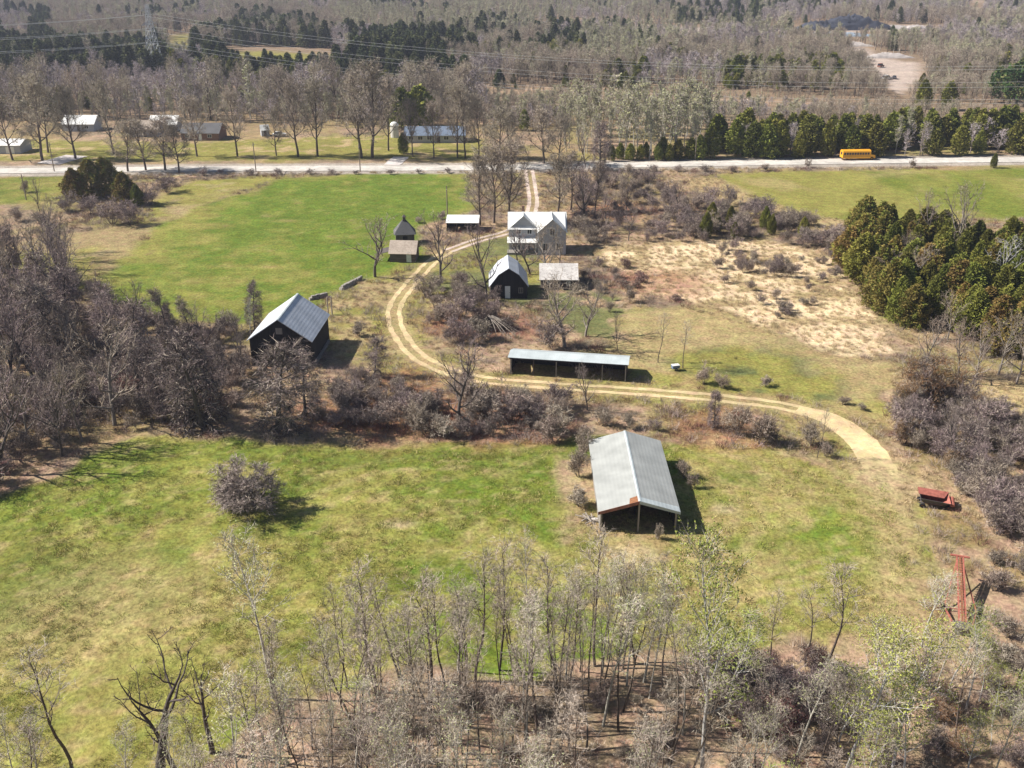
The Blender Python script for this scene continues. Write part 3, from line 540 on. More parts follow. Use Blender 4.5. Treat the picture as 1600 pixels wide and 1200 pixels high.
# --- vehicles
def wheel(parent, x, y, z, r, w, hub=None, name='wheel'):
    g = MB(); n = 14; prof = [(r * .45, -w / 2), (r * .95, -w / 2), (r, -w * .3), (r, w * .3), (r * .95, w / 2), (r * .45, w / 2)]
    for k in range(n):
        a0, a1 = 2 * math.pi * k / n, 2 * math.pi * (k + 1) / n
        for (r0, y0), (r1, y1) in zip(prof, prof[1:] + prof[:1]):
            g.add([(x + r0 * math.cos(a0), y + y0, z + r0 * math.sin(a0)), (x + r1 * math.cos(a0), y + y1, z + r1 * math.sin(a0)), (x + r1 * math.cos(a1), y + y1, z + r1 * math.sin(a1)), (x + r0 * math.cos(a1), y + y0, z + r0 * math.sin(a1))], [(0, 1, 2, 3)])
    o = g.build(name, M['black'], parent); h = MB()
    h.add([(x + r * .46 * math.cos(2 * math.pi * k / n), y - w * .2, z + r * .46 * math.sin(2 * math.pi * k / n)) for k in range(n)] + [(x + r * .46 * math.cos(2 * math.pi * k / n), y + w * .2, z + r * .46 * math.sin(2 * math.pi * k / n)) for k in range(n)], [tuple(range(n)), tuple(range(2 * n - 1, n - 1, -1))] + [(k, n + k, n + (k + 1) % n, (k + 1) % n) for k in range(n)])
    h.build('rim', hub or M['galv'], o); return o
def school_bus():
    x, y = at(1339, 249.5); a = math.atan2(at(1600, 249.5)[1] - at(1000, 257.5)[1], at(1600, 249.5)[0] - at(1000, 257.5)[0])
    t = thing('school_bus', 'yellow school bus driving along the road in front of the cedars', 'bus', (x, y, .05), a)
    g = MB(); pr = [(-1.22, .55), (1.22, .55), (1.22, 2.45), (1.05, 2.8), (.6, 2.98), (-.6, 2.98), (-1.05, 2.8), (-1.22, 2.45)]
    n = 8; v = [(-5.0, a_, b) for a_, b in pr] + [(3.6, a_, b) for a_, b in pr]; g.add(v, [tuple(range(n)), tuple(range(2 * n - 1, n - 1, -1))] + [(i, n + i, n + (i + 1) % n, (i + 1) % n) for i in range(n)]); g.build('body', M['yellow'], t)
    g = MB(); g.hexa([(3.61, -1.05, .55), (5.2, -1.0, .55), (5.2, 1.0, .55), (3.61, 1.05, .55)], [(3.61, -1.0, 1.65), (5.15, -.85, 1.4), (5.15, .85, 1.4), (3.61, 1.0, 1.65)]); g.build('hood', M['yellow'], t)
    for s in (-1, 1):
        for k in range(10):
            x0 = -4.7 + k * .8; yy = s * 1.225; g = MB().box(x0, x0 + .62, min(yy, yy + s * .012), max(yy, yy + s * .012), 1.65, 2.3); g.build('window', M['glass'], t)
        for zz in (1.05, 1.4): MB().box(-4.95, 3.55, min(s * 1.224, s * 1.24), max(s * 1.224, s * 1.24), zz, zz + .07).build('rub_rail', M['black'], t)
        MB().box(5.2, 5.24, s * .7 - .13, s * .7 + .13, .85, 1.1).build('headlight', M['white'], t)
        for xx in (-2.9, 4.1): wheel(t, xx, s * .98, .48, .48, .3, M['yellow'])
    MB().box(3.605, 3.64, -1.0, 1.0, 1.7, 2.5).build('windscreen', M['glass'], t); MB().box(-5.12, -5.0, -1.2, 1.2, .5, .75).build('bumper', M['black'], t); MB().box(5.2, 5.35, -1.1, 1.1, .45, .7).build('bumper', M['black'], t)
    MB().box(-5.04, -5.005, -.45, .45, 1.6, 2.4).build('rear_window', M['glass'], t)
school_bus()
def car_mesh(t, paint, L_=4.6, van=False):
    h = L_ / 2; g = MB(); g.prism([(-h, .35), (h, .35), (h, .75), (h - .2, .92), (h * .45, 1.0), (-h * .9, 1.0), (-h, .85)], -.88, .88); b = g.build('body', paint, t)
    top = 1.5 if not van else 1.95
    g = MB(); g.hexa([(-h * (.8 if not van else .95), -.83, 1.003), (h * .42, -.83, 1.003), (h * .42, .83, 1.003), (-h * (.8 if not van else .95), .83, 1.003)], [(-h * (.55 if not van else .92), -.68, top), (h * .12, -.68, top), (h * .12, .68, top), (-h * (.55 if not van else .92), .68, top)]); g.build('cabin', M['glass'], t)
    MB().box(-h * (.55 if not van else .92), h * .1, -.66, .66, top + .002, top + .05).build('roof', paint, t)
    for s in (-1, 1):
        for xx in (-h * .6, h * .62): wheel(t, xx, s * .8, .33, .33, .22)
        MB().box(h + .001, h + .03, s * .6 - .15, s * .6 + .15, .6, .75).build('headlight', M['white'], t)
for u, v, rz, p, lb, van in ((437, 213, 10, 'chrome', 'white car parked on the lawn across the road, beside the small steep-roofed shed', 0), (1386, 124, 30, 'chrome', 'white van parked on the pale gravel of the far clearing', 1), (1397, 123, 75, 'steel', 'dark car parked beside the white van in the far gravel clearing', 0), (1376, 105, 50, 'rust', 'rusty brown vehicle alone at the back of the far gravel clearing', 1)):
    x, y = at(u, v); t = thing('van' if van else 'parked_car', lb, 'van' if van else 'car', (x, y, .03), R(rz)); car_mesh(t, M[p], 4.6 if not van else 5.6, van)

# --- red farm wagon and hay elevator at the right edge
def wagon():
    x, y = at(1459, 789); t = thing('farm_wagon', 'red tipped farm wagon on a dark chassis, right of the dirt track\'s end', 'wagon', (x, y, 0), R(-12)); t.scale = (.95, .95, .66)
    g = MB(); g.box(-1.9, 1.9, -.5, -.38, .5, .62); g.box(-1.9, 1.9, .38, .5, .5, .62); g.box(-1.6, -1.45, -.8, .8, .4, .52); g.box(1.45, 1.6, -.8, .8, .4, .52); g.build('chassis', M['steel'], t)
    g = MB(); g.box(1.9, 3.0, -.05, .05, .45, .55); g.build('drawbar', M['steel'], t)
    for xx in (-1.5, 1.5):
        for s in (-1, 1): wheel(t, xx, s * .85, .36, .36, .2, M['rust'])
    A = [(-1.7, -1.0), (1.3, -1.0), (1.3, 1.0), (-1.7, 1.0)]
    z0 = [.75, .65, .65, .75]; b = [(xx * .75, yy * .7, zz) for (xx, yy), zz in zip(A, z0)]; tp = [(-1.9, -1.1, 1.9), (1.7, -1.1, 1.35), (1.7, 1.2, 1.75), (-1.9, 1.2, 2.25)]
    g = MB()
    for k in (1, 2):
        k2 = (k + 1) % 4; q = [Vector(b[k]), Vector(b[k2]), Vector(tp[k2]), Vector(tp[k])]; n = (q[1] - q[0]).cross(q[3] - q[0]).normalized() * .05; g.hexa([tuple(p) for p in q], [tuple(p - n) for p in q])
    g.hexa([(p[0], p[1], p[2] - .05) for p in b], b)
    g.hexa([(-2.0, -.2, 2.1), (1.0, -.2, 1.65), (1.75, 1.25, 1.85), (-1.95, 1.25, 2.32)], [(-2.0, -.2, 2.15), (1.0, -.2, 1.70), (1.75, 1.25, 1.90), (-1.95, 1.25, 2.37)])
    g.build('box', M['red'], t)
    g = MB()
    for k in (0, 3):
        k2 = (k + 1) % 4; q = [Vector(b[k]), Vector(b[k2]), Vector(tp[k2]), Vector(tp[k])]; n = (q[1] - q[0]).cross(q[3] - q[0]).normalized() * .05; g.hexa([tuple(p) for p in q], [tuple(p - n) for p in q])
    g.build('side_panel', M['steel'], t); MB().tube([(1.9, -.9, .9), (2.1, .9, 1.1)], [.3, .3], 10).build('roller', M['red'], t)
wagon()
def elevator():
    x0, y0 = at(1503, 985); x1, y1 = at(1500, 868, 2.9); a = math.atan2(y1 - y0, x1 - x0); Ln = math.hypot(x1 - x0, y1 - y0)
    t = thing('hay_elevator', 'long red lattice hay elevator standing on two wheels in the brush at the right edge', 'farm machine', (x0, y0, 0), a)
    zl, zh = .5, 2.9; z = lambda s: zl + (zh - zl) * s / Ln; g = MB(); w = .30
    for s in (-w, w):
        g.tube([(0, s, z(0)), (Ln, s, z(Ln))], [.09, .09], 4); g.tube([(0, s, z(0) - .4), (Ln, s * .6, z(Ln) - .25)], [.045, .045], 4)
        n = 22
        for k in range(n): g.tube([(Ln * k / n, s, z(Ln * k / n)), (Ln * (k + .5) / n, s, z(Ln * k / n) - .38)], [.045, .045], 3); g.tube([(Ln * (k + .5) / n, s, z(Ln * k / n) - .38), (Ln * (k + 1) / n, s, z(Ln * (k + 1) / n))], [.045, .045], 3)
    for k in range(30): q = Ln * k / 29; g.tube([(q, -w, z(q) + .02), (q, w, z(q) + .02)], [.03, .03], 3)
    g.build('conveyor_frame', M['red'], t)
    g = MB(); g.hexa([(0.1, -.1, z(0) - .02), (Ln, -.1, z(Ln) - .02), (Ln, .1, z(Ln) - .02), (.1, .1, z(0) - .02)], [(0.1, -.1, z(0) + .03), (Ln, -.1, z(Ln) + .03), (Ln, .1, z(Ln) + .03), (.1, .1, z(0) + .03)]); g.build('trough', M['rust'], t)
    ax = Ln * .33; g = MB()
    for s in (-1, 1):
        g.tube([(ax, s * 1.45, .4), (Ln * .92, s * .32, z(Ln * .92) - .3)], [.08, .07], 4); g.tube([(.5, s * .9, z(.5) - .2), (ax, s * 1.45, .4)], [.09, .08], 4)
    g.tube([(ax, -1.6, .4), (ax, 1.6, .4)], [.07, .07], 5); g.build('undercarriage', M['red'], t)
    for s in (-1, 1): wheel(t, ax, s * 1.6, .38, .38, .2, M['rust'])
    g = MB(); g.box(-.9, .5, -.7, .7, .15, .45); g.hexa([(-.9, -.7, .45), (.3, -.7, .45), (.3, .7, .45), (-.9, .7, .45)], [(-1.1, -.9, 1.0), (.3, -.7, .8), (.3, .7, .8), (-1.1, .9, 1.0)]); g.build('hopper', M['steel'], t)
    MB().tube([(Ln - .1, -.9, z(Ln)), (Ln - .1, .9, z(Ln))], [.12, .12], 8).build('head_roller', M['red'], t)
elevator()

# --- yard items
x, y = at(1055, 578); t = thing('trailer', 'small blue and white trailer parked behind the right end of the long implement shed', 'trailer', (x, y, 0), R(15)); t.scale = (.6, .6, .7)
g = MB(); g.hexa([(-.9, -.6, .45), (.9, -.6, .45), (.9, .6, .45), (-.9, .6, .45)], [(-1.0, -.7, 1.2), (1.0, -.7, 1.2), (1.0, .7, 1.2), (-1.0, .7, 1.2)]); g.build('box', M['blue'], t); MB().box(-1.0, 1.0, -.7, .7, 1.203, 1.25).build('cover', M['hay'], t); g = MB(); g.box(-2.0, -.9, -.04, .04, .4, .48); g.build('drawbar', M['steel'], t)
for s in (-1, 1): wheel(t, 0, s * .75, .3, .3, .16)
rng = random.Random(4)
def rubble(u, v, lab, n, m, s):
    x, y = at(u, v); g = MB()
    for k in range(n):
        a, r = rng.uniform(0, 6.3), rng.uniform(0, s); px, py = r * math.cos(a), r * math.sin(a); l = rng.uniform(.4, 1.5); th = rng.uniform(0, 3.14); z = rng.uniform(.05, .4)
        c, d = math.cos(th) * l, math.sin(th) * l; g.tube([(px - c, py - d, z), (px + c, py + d, z + rng.uniform(-.1, .5))], [.07, .07], 4)
    for k in range(n // 3):
        px, py = rng.uniform(-s, s) * .6, rng.uniform(-s, s) * .6; g.box(px, px + rng.uniform(.4, .9), py, py + rng.uniform(.3, .7), 0, rng.uniform(.15, .4), 1)
    tag(place('scrap_pile', g.mesh('scrap_pile', [M['post'], M['junk']]), None, (x, y, -.05)), lab, 'scrap pile')
rubble(918, 812, 'heap of pale boards and scrap at the front left corner of the lone open shed', 9, M['junk'], .9)
rubble(100, 662, 'few pale scraps dumped under the bare trees of the left grove', 6, M['junk'], 1.2)
rubble(1008, 828, 'low line of loose boards on the grass by the open front of the lone shed', 5, M['junk'], .8) if False else None
# stone wall with plank sides at the field edge
def stone_wall(pts, lab):
    P = W(pts); g = MB(); rg = random.Random(8)
    for (a, b), (c, d) in zip(P[:-1], P[1:]):
        L_ = math.hypot(c - a, d - b); n = int(L_ / .55); an = math.atan2(d - b, c - a)
        for k in range(n):
            for row in range(2):
                q = (k + rg.random() * .4 + row * .3) / n; cx, cy = a + (c - a) * q, b + (d - b) * q; w_, h_, dp = rg.uniform(.3, .42), rg.uniform(.3, .45), rg.uniform(.3, .45) - row * .08; z0 = -.2 + row * .5
                ca, sa = math.cos(an + rg.uniform(-.2, .2)), math.sin(an + rg.uniform(-.2, .2)); cor = [(-w_, -dp), (w_, -dp), (w_, dp), (-w_, dp)]
                rot = lambda s_: [(cx + (p * ca - r_ * sa) * s_, cy + (p * sa + r_ * ca) * s_) for p, r_ in cor]
                g.hexa([(p, r_, z0) for p, r_ in rot(1)], [(p, r_, z0 + h_ + .2 * (1 - row) * 1.2) for p, r_ in rot(.8)])
    return tag(place('stone_wall', g.mesh('stone_wall', M['stone'])), lab, 'wall')
stone_wall([(486, 468), (512, 462)], 'short low stone wall just right of the steep-roofed grey barn')
stone_wall([(534, 452), (565, 436)], 'low stone wall running up to the dark bare tree beside the upper green field')
for u, v, lb in ((513, 492, 'left one of the two weathered posts standing right of the steep grey barn'), (519, 491, 'right one of the two weathered posts standing right of the steep grey barn')):
    x, y = at(u, v); tag(place('wooden_post', MB().tube([(0, 0, -.4), (0, 0, 3.3)], [.13, .11], 7).mesh('wooden_post', M['post']), None, (x, y, 0)), lb, 'post')

# --- utility poles and lines
def utility_pole(u, v, vt, lab, cat='utility pole', group=None):
    x, y = at(u, v); h = tall(u, v, vt); t = thing('utility_pole', lab, cat, (x, y, 0), 0, group)
    MB().tube([(0, 0, -.5), (0, 0, h)], [.16, .11], 8).build('pole', M['pole'], t)
    g = MB(); g.box(-.06, .06, -1.1, 1.1, h - .9, h - .78); g.build('cross_arm', M['pole'], t)
    for s in (-1, 0, 1): MB().tube([(0, s, h - .77), (0, s, h - .6)], [.05, .04], 6).build('insulator', M['galv'], t)
    return (x, y, h)
P1 = utility_pole(699, 336, 290, 'slender utility pole at the right end of the upper green field')
P2 = utility_pole(41, 312, 272, 'thin utility pole beside the small green patch at the far left')
poles = [utility_pole(u, v, vt, l) for u, v, vt, l in ((85, 268, 222, 'roadside utility pole nearest the left edge'), (400, 268, 222, 'roadside utility pole above the middle of the upper green field'), (563, 268, 225, 'roadside utility pole left of the driveway mouth'), (1086, 250, 212, 'pale roadside utility pole in front of the cedars, right of the bare driveway trees'), (1437, 242, 188, 'tall pale roadside utility pole right of the school bus'))]
def wire(p, q, sag, r, name, lab, m, group=None, seg=40):
    p, q = Vector(p), Vector(q); pts = [p + (q - p) * (k / seg) - Vector((0, 0, 4 * sag * (k / seg) * (1 - k / seg))) for k in range(seg + 1)]
    return tag(place(name, MB().tube(pts, [r] * (seg + 1), 4).mesh(name, m)), lab, 'wire', group)
for i_, (p, q) in enumerate(zip(poles[:-1], poles[1:])): wire((p[0], p[1], p[2] - .6), (q[0], q[1], q[2] - .6), 1.2, .02, 'roadside_wire', 'thin wire along the road, ' + ('on its leftmost span', 'on the span above the upper green field', 'on the span across the driveway mouth', 'on the span behind the school bus')[i_], M['pole'])
# lattice transmission tower
tx, ty = at(246, 128); t = thing('transmission_tower', 'tall faint steel lattice tower carrying the power lines, rising from the woods at upper left', 'pylon', (tx, ty, 0), R(-14))
g = MB(); Hh = 34.0; wz = lambda z: 3.2 * (1 - z / Hh) ** 1.2 + .55
zs = [0, 5, 9.5, 13.5, 17, 20, 23, 26, 29, 31.5, 34]
for z0, z1 in zip(zs[:-1], zs[1:]):
    a, b = wz(z0), wz(z1); c0 = [(-a, -a), (a, -a), (a, a), (-a, a)]; c1 = [(-b, -b), (b, -b), (b, b), (-b, b)]
    for k in range(4):
        k2 = (k + 1) % 4; g.tube([(*c0[k], z0), (*c1[k], z1)], [.12, .12], 3, 0, False); g.tube([(*c0[k], z0), (*c1[k2], z1)], [.07, .07], 3, 0, False); g.tube([(*c0[k2], z0), (*c1[k], z1)], [.07, .07], 3, 0, False); g.tube([(*c1[k], z1), (*c1[k2], z1)], [.06, .06], 3, 0, False)
g.build('lattice_mast', M['galv'], t)
ARM = [(31.5, 5.0), (25.5, 6.5), (19.5, 5.0)]
for z, l in ARM:
    g = MB()
    for s in (-1, 1):
        for d in (-.5, .5): g.tube([(d, s * .5, z), (0, s * l, z)], [.09, .07], 3); g.tube([(d, s * .5, z + 1.5), (0, s * l, z)], [.06, .06], 3)
    g.build('cross_arm', M['galv'], t)
    for s in (-1, 1): MB().tube([(0, s * l, z), (0, s * l, z - 1.8)], [.12, .12], 5).build('insulator', M['glass'], t)
M_wire = mat('bright_cable', (.75, .75, .72), .35, 0, 0, 1, .02, 0, .2)
L0, R0 = Vector((-520, 520, 2)), Vector((250, 355, -4)); ca, sa = math.cos(R(-14)), math.sin(R(-14))
for nm, (z, l) in zip(('top', 'middle', 'lowest'), ARM):
    for s, sd_ in ((-1, 'near'), (1, 'far')):
        px, py = tx - sa * s * l, ty + ca * s * l
        lx = L0 + Vector((0, s * l, z)); rx = R0 + Vector((0, s * l, z - 4))
        wire((px, py, z - 1.8), lx, 9, .075, 'power_line', f'bright cable running left from the lattice tower, {nm} pair, {sd_} one', M_wire)
        wire((px, py, z - 1.8), rx, 11, .04, 'power_line', f'faint cable running right from the lattice tower, {nm} pair, {sd_} one', M_wire, None, 60)
# far quarry bank: rock face with stockpiles
def mound(u, v, w, d, h, m, name, lab, cat, seed):
    x, y = at(u, v); n = 28; k = 10; rg = np.random.RandomState(seed); VV = []; FF = []
    for j in range(k + 1):
        for i_ in range(n):
            a = 2 * math.pi * i_ / n; q = 1 - j / k; rr = q * (1 + .18 * math.sin(3 * a + seed) + .1 * rg.rand()); VV.append((w * rr * math.cos(a), d * rr * math.sin(a), h * (1 - q ** 1.6) * (1 + .15 * rg.randn() * (0 < j < k)) - .2 * (j == 0)))
    for j in range(k):
        for i_ in range(n): a = j * n + i_; b = j * n + (i_ + 1) % n; FF.append((a, b, b + n, a + n))
    return tag(place(name, mesh_np(name, np.array(VV), np.array(FF), m), None, (x, y, 0)), lab, cat)
M_rock = mat('dark_rock', (.05, .055, .075), .9, .1, 0, .25, .5, 1.0); M_gravel = mat('pale_gravel', (.42, .38, .36), 1, .1, 0, .3, .3, .5)
M_gravelb = mat('blue_grey_gravel', (.25, .30, .36), 1, .1, 0, .3, .3, .5)
mound(1278, 47, 20, 7, 6, M_rock, 'rock_pile', 'smaller left dark rock pile at the far quarry edge', 'rock pile', 1)
mound(1325, 46, 30, 9, 9, M_rock, 'rock_pile', 'large dark rock pile at the far quarry', 'rock pile', 2)
mound(1300, 56, 36, 6, 2.5, M_gravelb, 'gravel_bank', 'flat blue-grey gravel bank in front of the dark rock piles', 'gravel bank', 3)
mound(868, 42, 18, 6, 5, M_rock, 'rock_pile', 'dark rock pile at the left end of the far pink clearing', 'rock pile', 5)
for q, (u, v, w_, lb) in enumerate(((1400, 45, 16, 'pale gravel heap just right of the dark rock piles'), (1428, 45, 12, 'small pale gravel heap at the right end of the far quarry floor'), (1330, 72, 12, 'pinkish gravel heap at the top of the far clearing'), (1385, 90, 14, 'long pale gravel heap along the upper edge of the far clearing'))): mound(u, v, w_, 4, 2.5, M_gravel, 'gravel_heap', lb, 'gravel heap', 6 + q)
# ------------------------------------------------------------------ plants
def tubes_tri(lines, sides=3):
    """list of (pts(n,3), rad(n)) -> V, F"""
    VV, FF = [], []; base = 0
    for P, r in lines:
        P = np.asarray(P, float); n = len(P); d = P[-1] - P[0]; d /= np.linalg.norm(d) + 1e-9
        a = np.cross(d, [0, 0, 1] if abs(d[2]) < .9 else [1, 0, 0]); a /= np.linalg.norm(a); b = np.cross(d, a)
        th = np.arange(sides) * 2 * math.pi / sides
        ring = np.cos(th)[:, None] * a + np.sin(th)[:, None] * b
        V_ = P[:, None, :] + ring[None] * np.asarray(r)[:, None, None]; VV.append(V_.reshape(-1, 3))
        i = np.arange(n - 1)[:, None] * sides; k = np.arange(sides)[None]; k2 = (k + 1) % sides
        q = np.stack([i + k, i + k2, i + sides + k2, i + sides + k], -1).reshape(-1, 4) + base
        FF.append(np.vstack([q[:, [0, 1, 2]], q[:, [0, 2, 3]]])); base += n * sides
    return np.vstack(VV), np.vstack(FF)
def norm(v): return v / (np.linalg.norm(v, axis=-1, keepdims=True) + 1e-9)
def grow(rg, p, d, L_, n, up, wob):
    pts = [p]; d = norm(np.array(d, float))
    for k in range(n):
        d = norm(d + np.array([0, 0, up]) + rg.normal(0, wob, 3)); p = p + d * L_ / n; pts.append(p)
    return np.array(pts)
def gen_tree(seed, H=15, r0=.22, cs=.25, nm=12, ml=.35, a0=65, a1=25, up=.12, ns=7, sl=.4, nt=9, tl=1.0, tw=.03, wob=.12, lean=.05, bud=0, budsz=.12, stems=1, spread=0, shape='round', twig3=3, light=.20, dk=.26, lim=.55):
    rg = np.random.RandomState(seed); trunk = []; mid = []; TB, TD, TL = [], [], []
    for s in range(stems):
        if stems > 1:
            az = rg.uniform(0, 6.28); st = np.radians(rg.uniform(5, spread)); d0 = np.array([math.cos(az) * math.sin(st), math.sin(az) * math.sin(st), math.cos(st)]); hh = H * rg.uniform(.6, 1.0) * (1 - .3 * st / 1.2); p0 = np.array([math.cos(az), math.sin(az), 0]) * rg.uniform(0, .12) * H * .5; rr = r0 * rg.uniform(.5, 1)
        else: az = rg.uniform(0, 6.28); d0 = np.array([math.cos(az) * lean, math.sin(az) * lean, 1]); hh = H; p0 = np.zeros(3); rr = r0
        p0 = p0 - np.array([0, 0, .25])
        tp = grow(rg, p0, d0, hh * (.95 if shape != 'round' else .8), 8, .05, wob * .6); tr = np.linspace(rr, rr * .18, 9); trunk.append((tp, tr))
        m_n = nm if stems == 1 else max(2, nm // stems + 1)
        for j in range(m_n):
            t = cs + (1 - cs) * (j + rg.rand() * .8) / m_n; t = min(t, .99); k = t * 8; i0 = int(k); p = tp[i0] + (tp[min(8, i0 + 1)] - tp[i0]) * (k - i0)
            q = (t - cs) / (1 - cs); ang = np.radians(a0 + (a1 - a0) * q + rg.normal(0, 6)); az = j * 2.4 + rg.uniform(-.5, .5) + seed
            sh = {'round': math.sin(math.pi * (.22 + .68 * q)) + .12, 'cone': 1.05 - .85 * q, 'col': .8 + .3 * math.sin(3.1 * q) - .3 * q, 'flat': 1 - .2 * q}[shape]
            Lm = hh * ml * sh * rg.uniform(.8, 1.15); d = [math.cos(az) * math.sin(ang), math.sin(az) * math.sin(ang), math.cos(ang)]
            mp = grow(rg, p, d, Lm, 6, up, wob); r_ = rr * (1 - t * .75) * lim; mr = np.linspace(r_, r_ * .2, 7); (trunk if stems == 1 else mid).append((mp, mr))
            for u in range(ns):
                f = .2 + .8 * (u + rg.rand()) / ns; k = min(5.99, f * 6); i0 = int(k); p2 = mp[i0] + (mp[i0 + 1] - mp[i0]) * (k - i0); ax = norm(mp[i0 + 1] - mp[i0])
                d2 = norm(ax * .8 + norm(rg.normal(0, 1, 3)) * .8 + np.array([0, 0, up])); Ls = Lm * sl * rg.uniform(.6, 1.2) * (1.15 - .5 * f)
                sp = grow(rg, p2, d2, Ls, 4, up * .8, wob * 1.2); mid.append((sp, np.linspace(r_ * .35 + .004, tw * .45, 5)))
                n_ = nt; ff = rg.rand(n_) ** .7 * 3.99; ii = ff.astype(int); pp = sp[ii] + (sp[ii + 1] - sp[ii]) * (ff - ii)[:, None]
                dd = norm((sp[ii + 1] - sp[ii]) / (Ls / 4) * .9 + norm(rg.normal(0, 1, (n_, 3))) * .9 + np.array([0, 0, up * 1.5])); ll = tl * rg.uniform(.5, 1.2, n_)
                TB.append(pp); TD.append(dd); TL.append(ll)
    TB, TD, TL = np.vstack(TB), np.vstack(TD), np.concatenate(TL); B, D, L_ = [TB], [TD], [TL]
    for k in range(twig3):
        f = rg.uniform(.25, .9, len(TB)); B.append(TB + TD * (TL * f)[:, None]); D.append(norm(TD * .8 + norm(rg.normal(0, 1, TB.shape)) * .8)); L_.append(TL * rg.uniform(.35, .6, len(TB)))
    B, D, L_ = np.vstack(B), np.vstack(D), np.concatenate(L_)
    pr = norm(np.cross(D, rg.normal(0, 1, D.shape))) * (tw / 2)
    tri = np.stack([B - pr, B + pr, B + D * L_[:, None]], 1).reshape(-1, 3); tf = np.arange(len(tri)).reshape(-1, 3)
    Vm, Fm = tubes_tri(mid, 3); V_ = np.vstack([Vm, tri]); F_ = np.vstack([Fm, tf + len(Vm)]); mi = np.zeros(len(F_), int); rr_ = rg.rand(len(tf)); mi[len(Fm):][rr_ < light] = 2; mi[len(Fm):][rr_ > 1 - dk] = 3
    if bud:
        n_ = int(len(B) * bud); ix = rg.randint(0, len(B), n_); c = B[ix] + D[ix] * (L_[ix] * rg.uniform(.5, 1.05, n_))[:, None]; a = norm(rg.normal(0, 1, (n_, 3))); b = norm(np.cross(a, rg.normal(0, 1, (n_, 3)))); s_ = (budsz * rg.uniform(.5, 1.2, n_))[:, None]
        tt = np.stack([c - a * s_ * .5, c + a * s_ * .5, c + b * s_], 1).reshape(-1, 3); F_ = np.vstack([F_, np.arange(len(tt)).reshape(-1, 3) + len(V_)]); V_ = np.vstack([V_, tt]); mi = np.concatenate([mi, np.ones(n_, int)])
    Vt, Ft = tubes_tri(trunk, 5)
    return (Vt, Ft), (V_, F_, mi)
def gen_ever(seed, H=9, rad=2.2, n=900, k=5, sz=.38, base=.04, kind='cedar', lump=.3):
    rg = np.random.RandomState(seed); t = rg.rand(n) ** (.75 if kind == 'cedar' else .8)
    t = base + (1 - base) * t; az = rg.uniform(0, 6.283, n)
    if kind == 'cedar': prof = np.minimum(1, (1 - t) * 2.1) ** .62 * (.8 + .2 * np.sin(t * 3)) 
    elif kind == 'spruce': prof = (1 - t) ** .7 * (1 + .22 * np.sign(np.sin(t * H * 5)))
    else: prof = np.sin(np.clip((t - .1) / .9, 0, 1) * math.pi) ** .6
    lm = 1 + lump * np.sin(az * 3 + t * 7 + seed) * np.sin(t * 11 + az * 2 + seed * 2) + lump * .6 * np.sin(az * 5 - t * 13 + seed)
    rr = rad * prof * lm * (1 - rg.rand(n) ** 2.2 * .7)
    c = np.stack([rr * np.cos(az), rr * np.sin(az), t * H + rg.normal(0, .15, n)], 1)
    out = norm(np.stack([np.cos(az), np.sin(az), np.full(n, .5 if kind == 'cedar' else -.1)], 1))
    c = np.repeat(c, k, 0); out = np.repeat(out, k, 0); m = len(c); c = c + rg.normal(0, sz * .35, (m, 3))
    a = norm(out + rg.normal(0, .6, (m, 3))); b = norm(np.cross(a, rg.normal(0, 1, (m, 3)))); s = (sz * rg.uniform(.5, 1.2, m))[:, None]
    V_ = np.stack([c - b * s * .38, c + b * s * .38, c + a * s], 1).reshape(-1, 3); F_ = np.arange(3 * m).reshape(-1, 3); mi = (np.repeat(vnoise(az * 3, t * 9, 1, seed), k) + rg.rand(m) * .4 > .85).astype(int)
    Vt, Ft = tubes_tri([(np.array([[0, 0, -.3], [0, 0, H * .5], [0, 0, H * .93]]), [.16, .11, .03])], 5)
    return (Vt, Ft), (V_, F_, mi)
